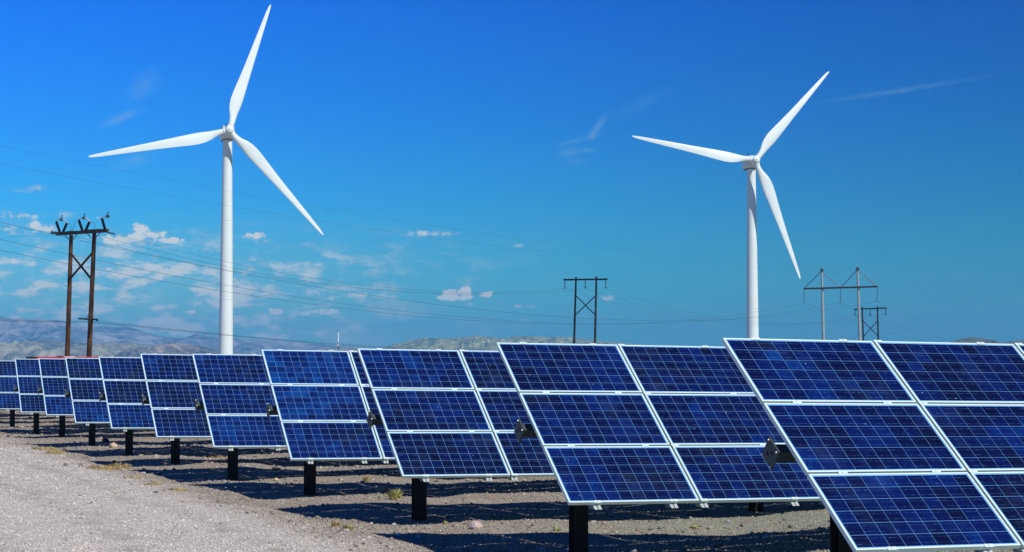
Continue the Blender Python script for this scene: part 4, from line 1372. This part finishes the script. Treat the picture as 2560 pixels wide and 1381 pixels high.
# left structure: short spans to the left
for (y0, y1, x1, lab) in ((566, 583.5, 150, 'upper of three thin wires from the left crossarm to left edge'), (580, 585.5, 150, 'middle of three thin wires from the left crossarm to left edge'), (594, 587, 165, 'lower of three thin wires from the left crossarm to left edge')):
    wire([(-200, y0 - (y1 - y0) * .9 - 1), (0, y0), (75, y0 + (y1 - y0) * .52 + .6), (x1, y1)], 190, 153.5, lab, 0.0074)
# left structure to the middle wooden frame
wire([(286, 585.5), (420, 620), (555, 653), (740, 690), (1046, 724), (1205, 731.5), (1290, 730), (1412, 721)], 147, 299, 'thin wire sagging from left structure to the left insulator of the middle frame', 0.0099)
wire([(245, 589), (400, 628), (555, 664), (740, 700), (1046, 730), (1205, 735), (1300, 732), (1463, 721)], 149, 298, 'thin wire sagging from left structure to the centre insulator of the middle frame', 0.0099)
wire([(180, 590), (400, 636), (555, 671), (740, 703), (1046, 732), (1205, 736), (1320, 733), (1514, 721)], 153, 297, 'thin wire sagging from left structure to the right insulator of the middle frame', 0.0099)
# middle frame to the far frame
wire([(1412, 721), (1480, 739), (1540, 757), (1705, 797), (1805, 808), (1920, 813), (2000, 810), (2137, 789)], 299, 460, 'thin wire from the left insulator of middle frame to the far frame', 0.0112)
wire([(1463, 721), (1495, 731), (1580, 756), (1690, 782), (1755, 796), (1920, 811), (2020, 809), (2175, 787)], 298, 458, 'thin wire from the centre insulator of middle frame to the far frame', 0.0112)
wire([(1514, 721), (1580, 742), (1690, 771), (1805, 796), (1880, 806), (1960, 810), (2060, 806), (2213, 786)], 297, 456, 'thin wire from the right insulator of middle frame to the far frame', 0.0112)
# steel structure onwards to the right
wire([(2010, 757), (2070, 779), (2141, 807), (2253, 839), (2303, 852), (2420, 880)], 430, 640, 'wire from the left steel insulator sinking right behind the panels', 0.0174)
wire([(2100, 757), (2136, 771), (2175, 788), (2253, 820), (2386, 853), (2500, 877)], 430, 640, 'wire from the centre steel insulator sinking right behind the panels', 0.0174)
wire([(2192, 753), (2254, 780), (2334, 811), (2438, 843), (2560, 870)], 430, 640, 'wire from the right steel insulator reaching down to the olive hill', 0.0174)
wire([(2144, 670), (2166, 674), (2254, 696), (2370, 724), (2560, 766), (2760, 800)], 430, 640, 'faint top wire running right from the right steel pole', 0.0087)
wire([(2055, 674), (2190, 706), (2262, 725), (2400, 758), (2560, 790), (2760, 822)], 429, 640, 'faint lower top wire running right from the left steel pole', 0.0087)
wire([(2055, 676), (2100, 677.5), (2144, 676)], 429, 430, 'short wire strung between the two steel pole tops', 0.0087)
wire([(2137, 789), (2213, 818), (2326, 846), (2440, 870)], 460, 660, 'wire from left insulator of the far frame sinking to the right', 0.0136)
wire([(2175, 787), (2253, 817), (2370, 850), (2480, 874)], 458, 660, 'wire from centre insulator of the far frame sinking to the right', 0.0136)
wire([(2213, 786), (2280, 814), (2396, 847), (2500, 869)], 456, 660, 'wire from right insulator of the far frame sinking to the right', 0.0136)
# low distribution pair
wire([(-240, 796), (0, 800.5), (120, 803), (200, 804), (244.5, 803.5)], 190, 149, 'upper cable of the low pair running left from the low crossarm', 0.0124)
wire([(-240, 800), (0, 803.5), (120, 805), (222, 806)], 190, 150, 'lower cable of the low pair running left from the low crossarm', 0.0149)
wire([(244.5, 803.5), (400, 820), (555, 836), (759, 853.5), (919, 865), (1237, 876)], 149, 330, 'upper cable of the low pair running right past the turbine foot', 0.0136)
wire([(222, 805), (400, 823), (555, 838), (759, 855.5), (919, 867.5), (1237, 878)], 150, 330, 'lower cable of the low pair running right past the turbine foot', 0.0186)
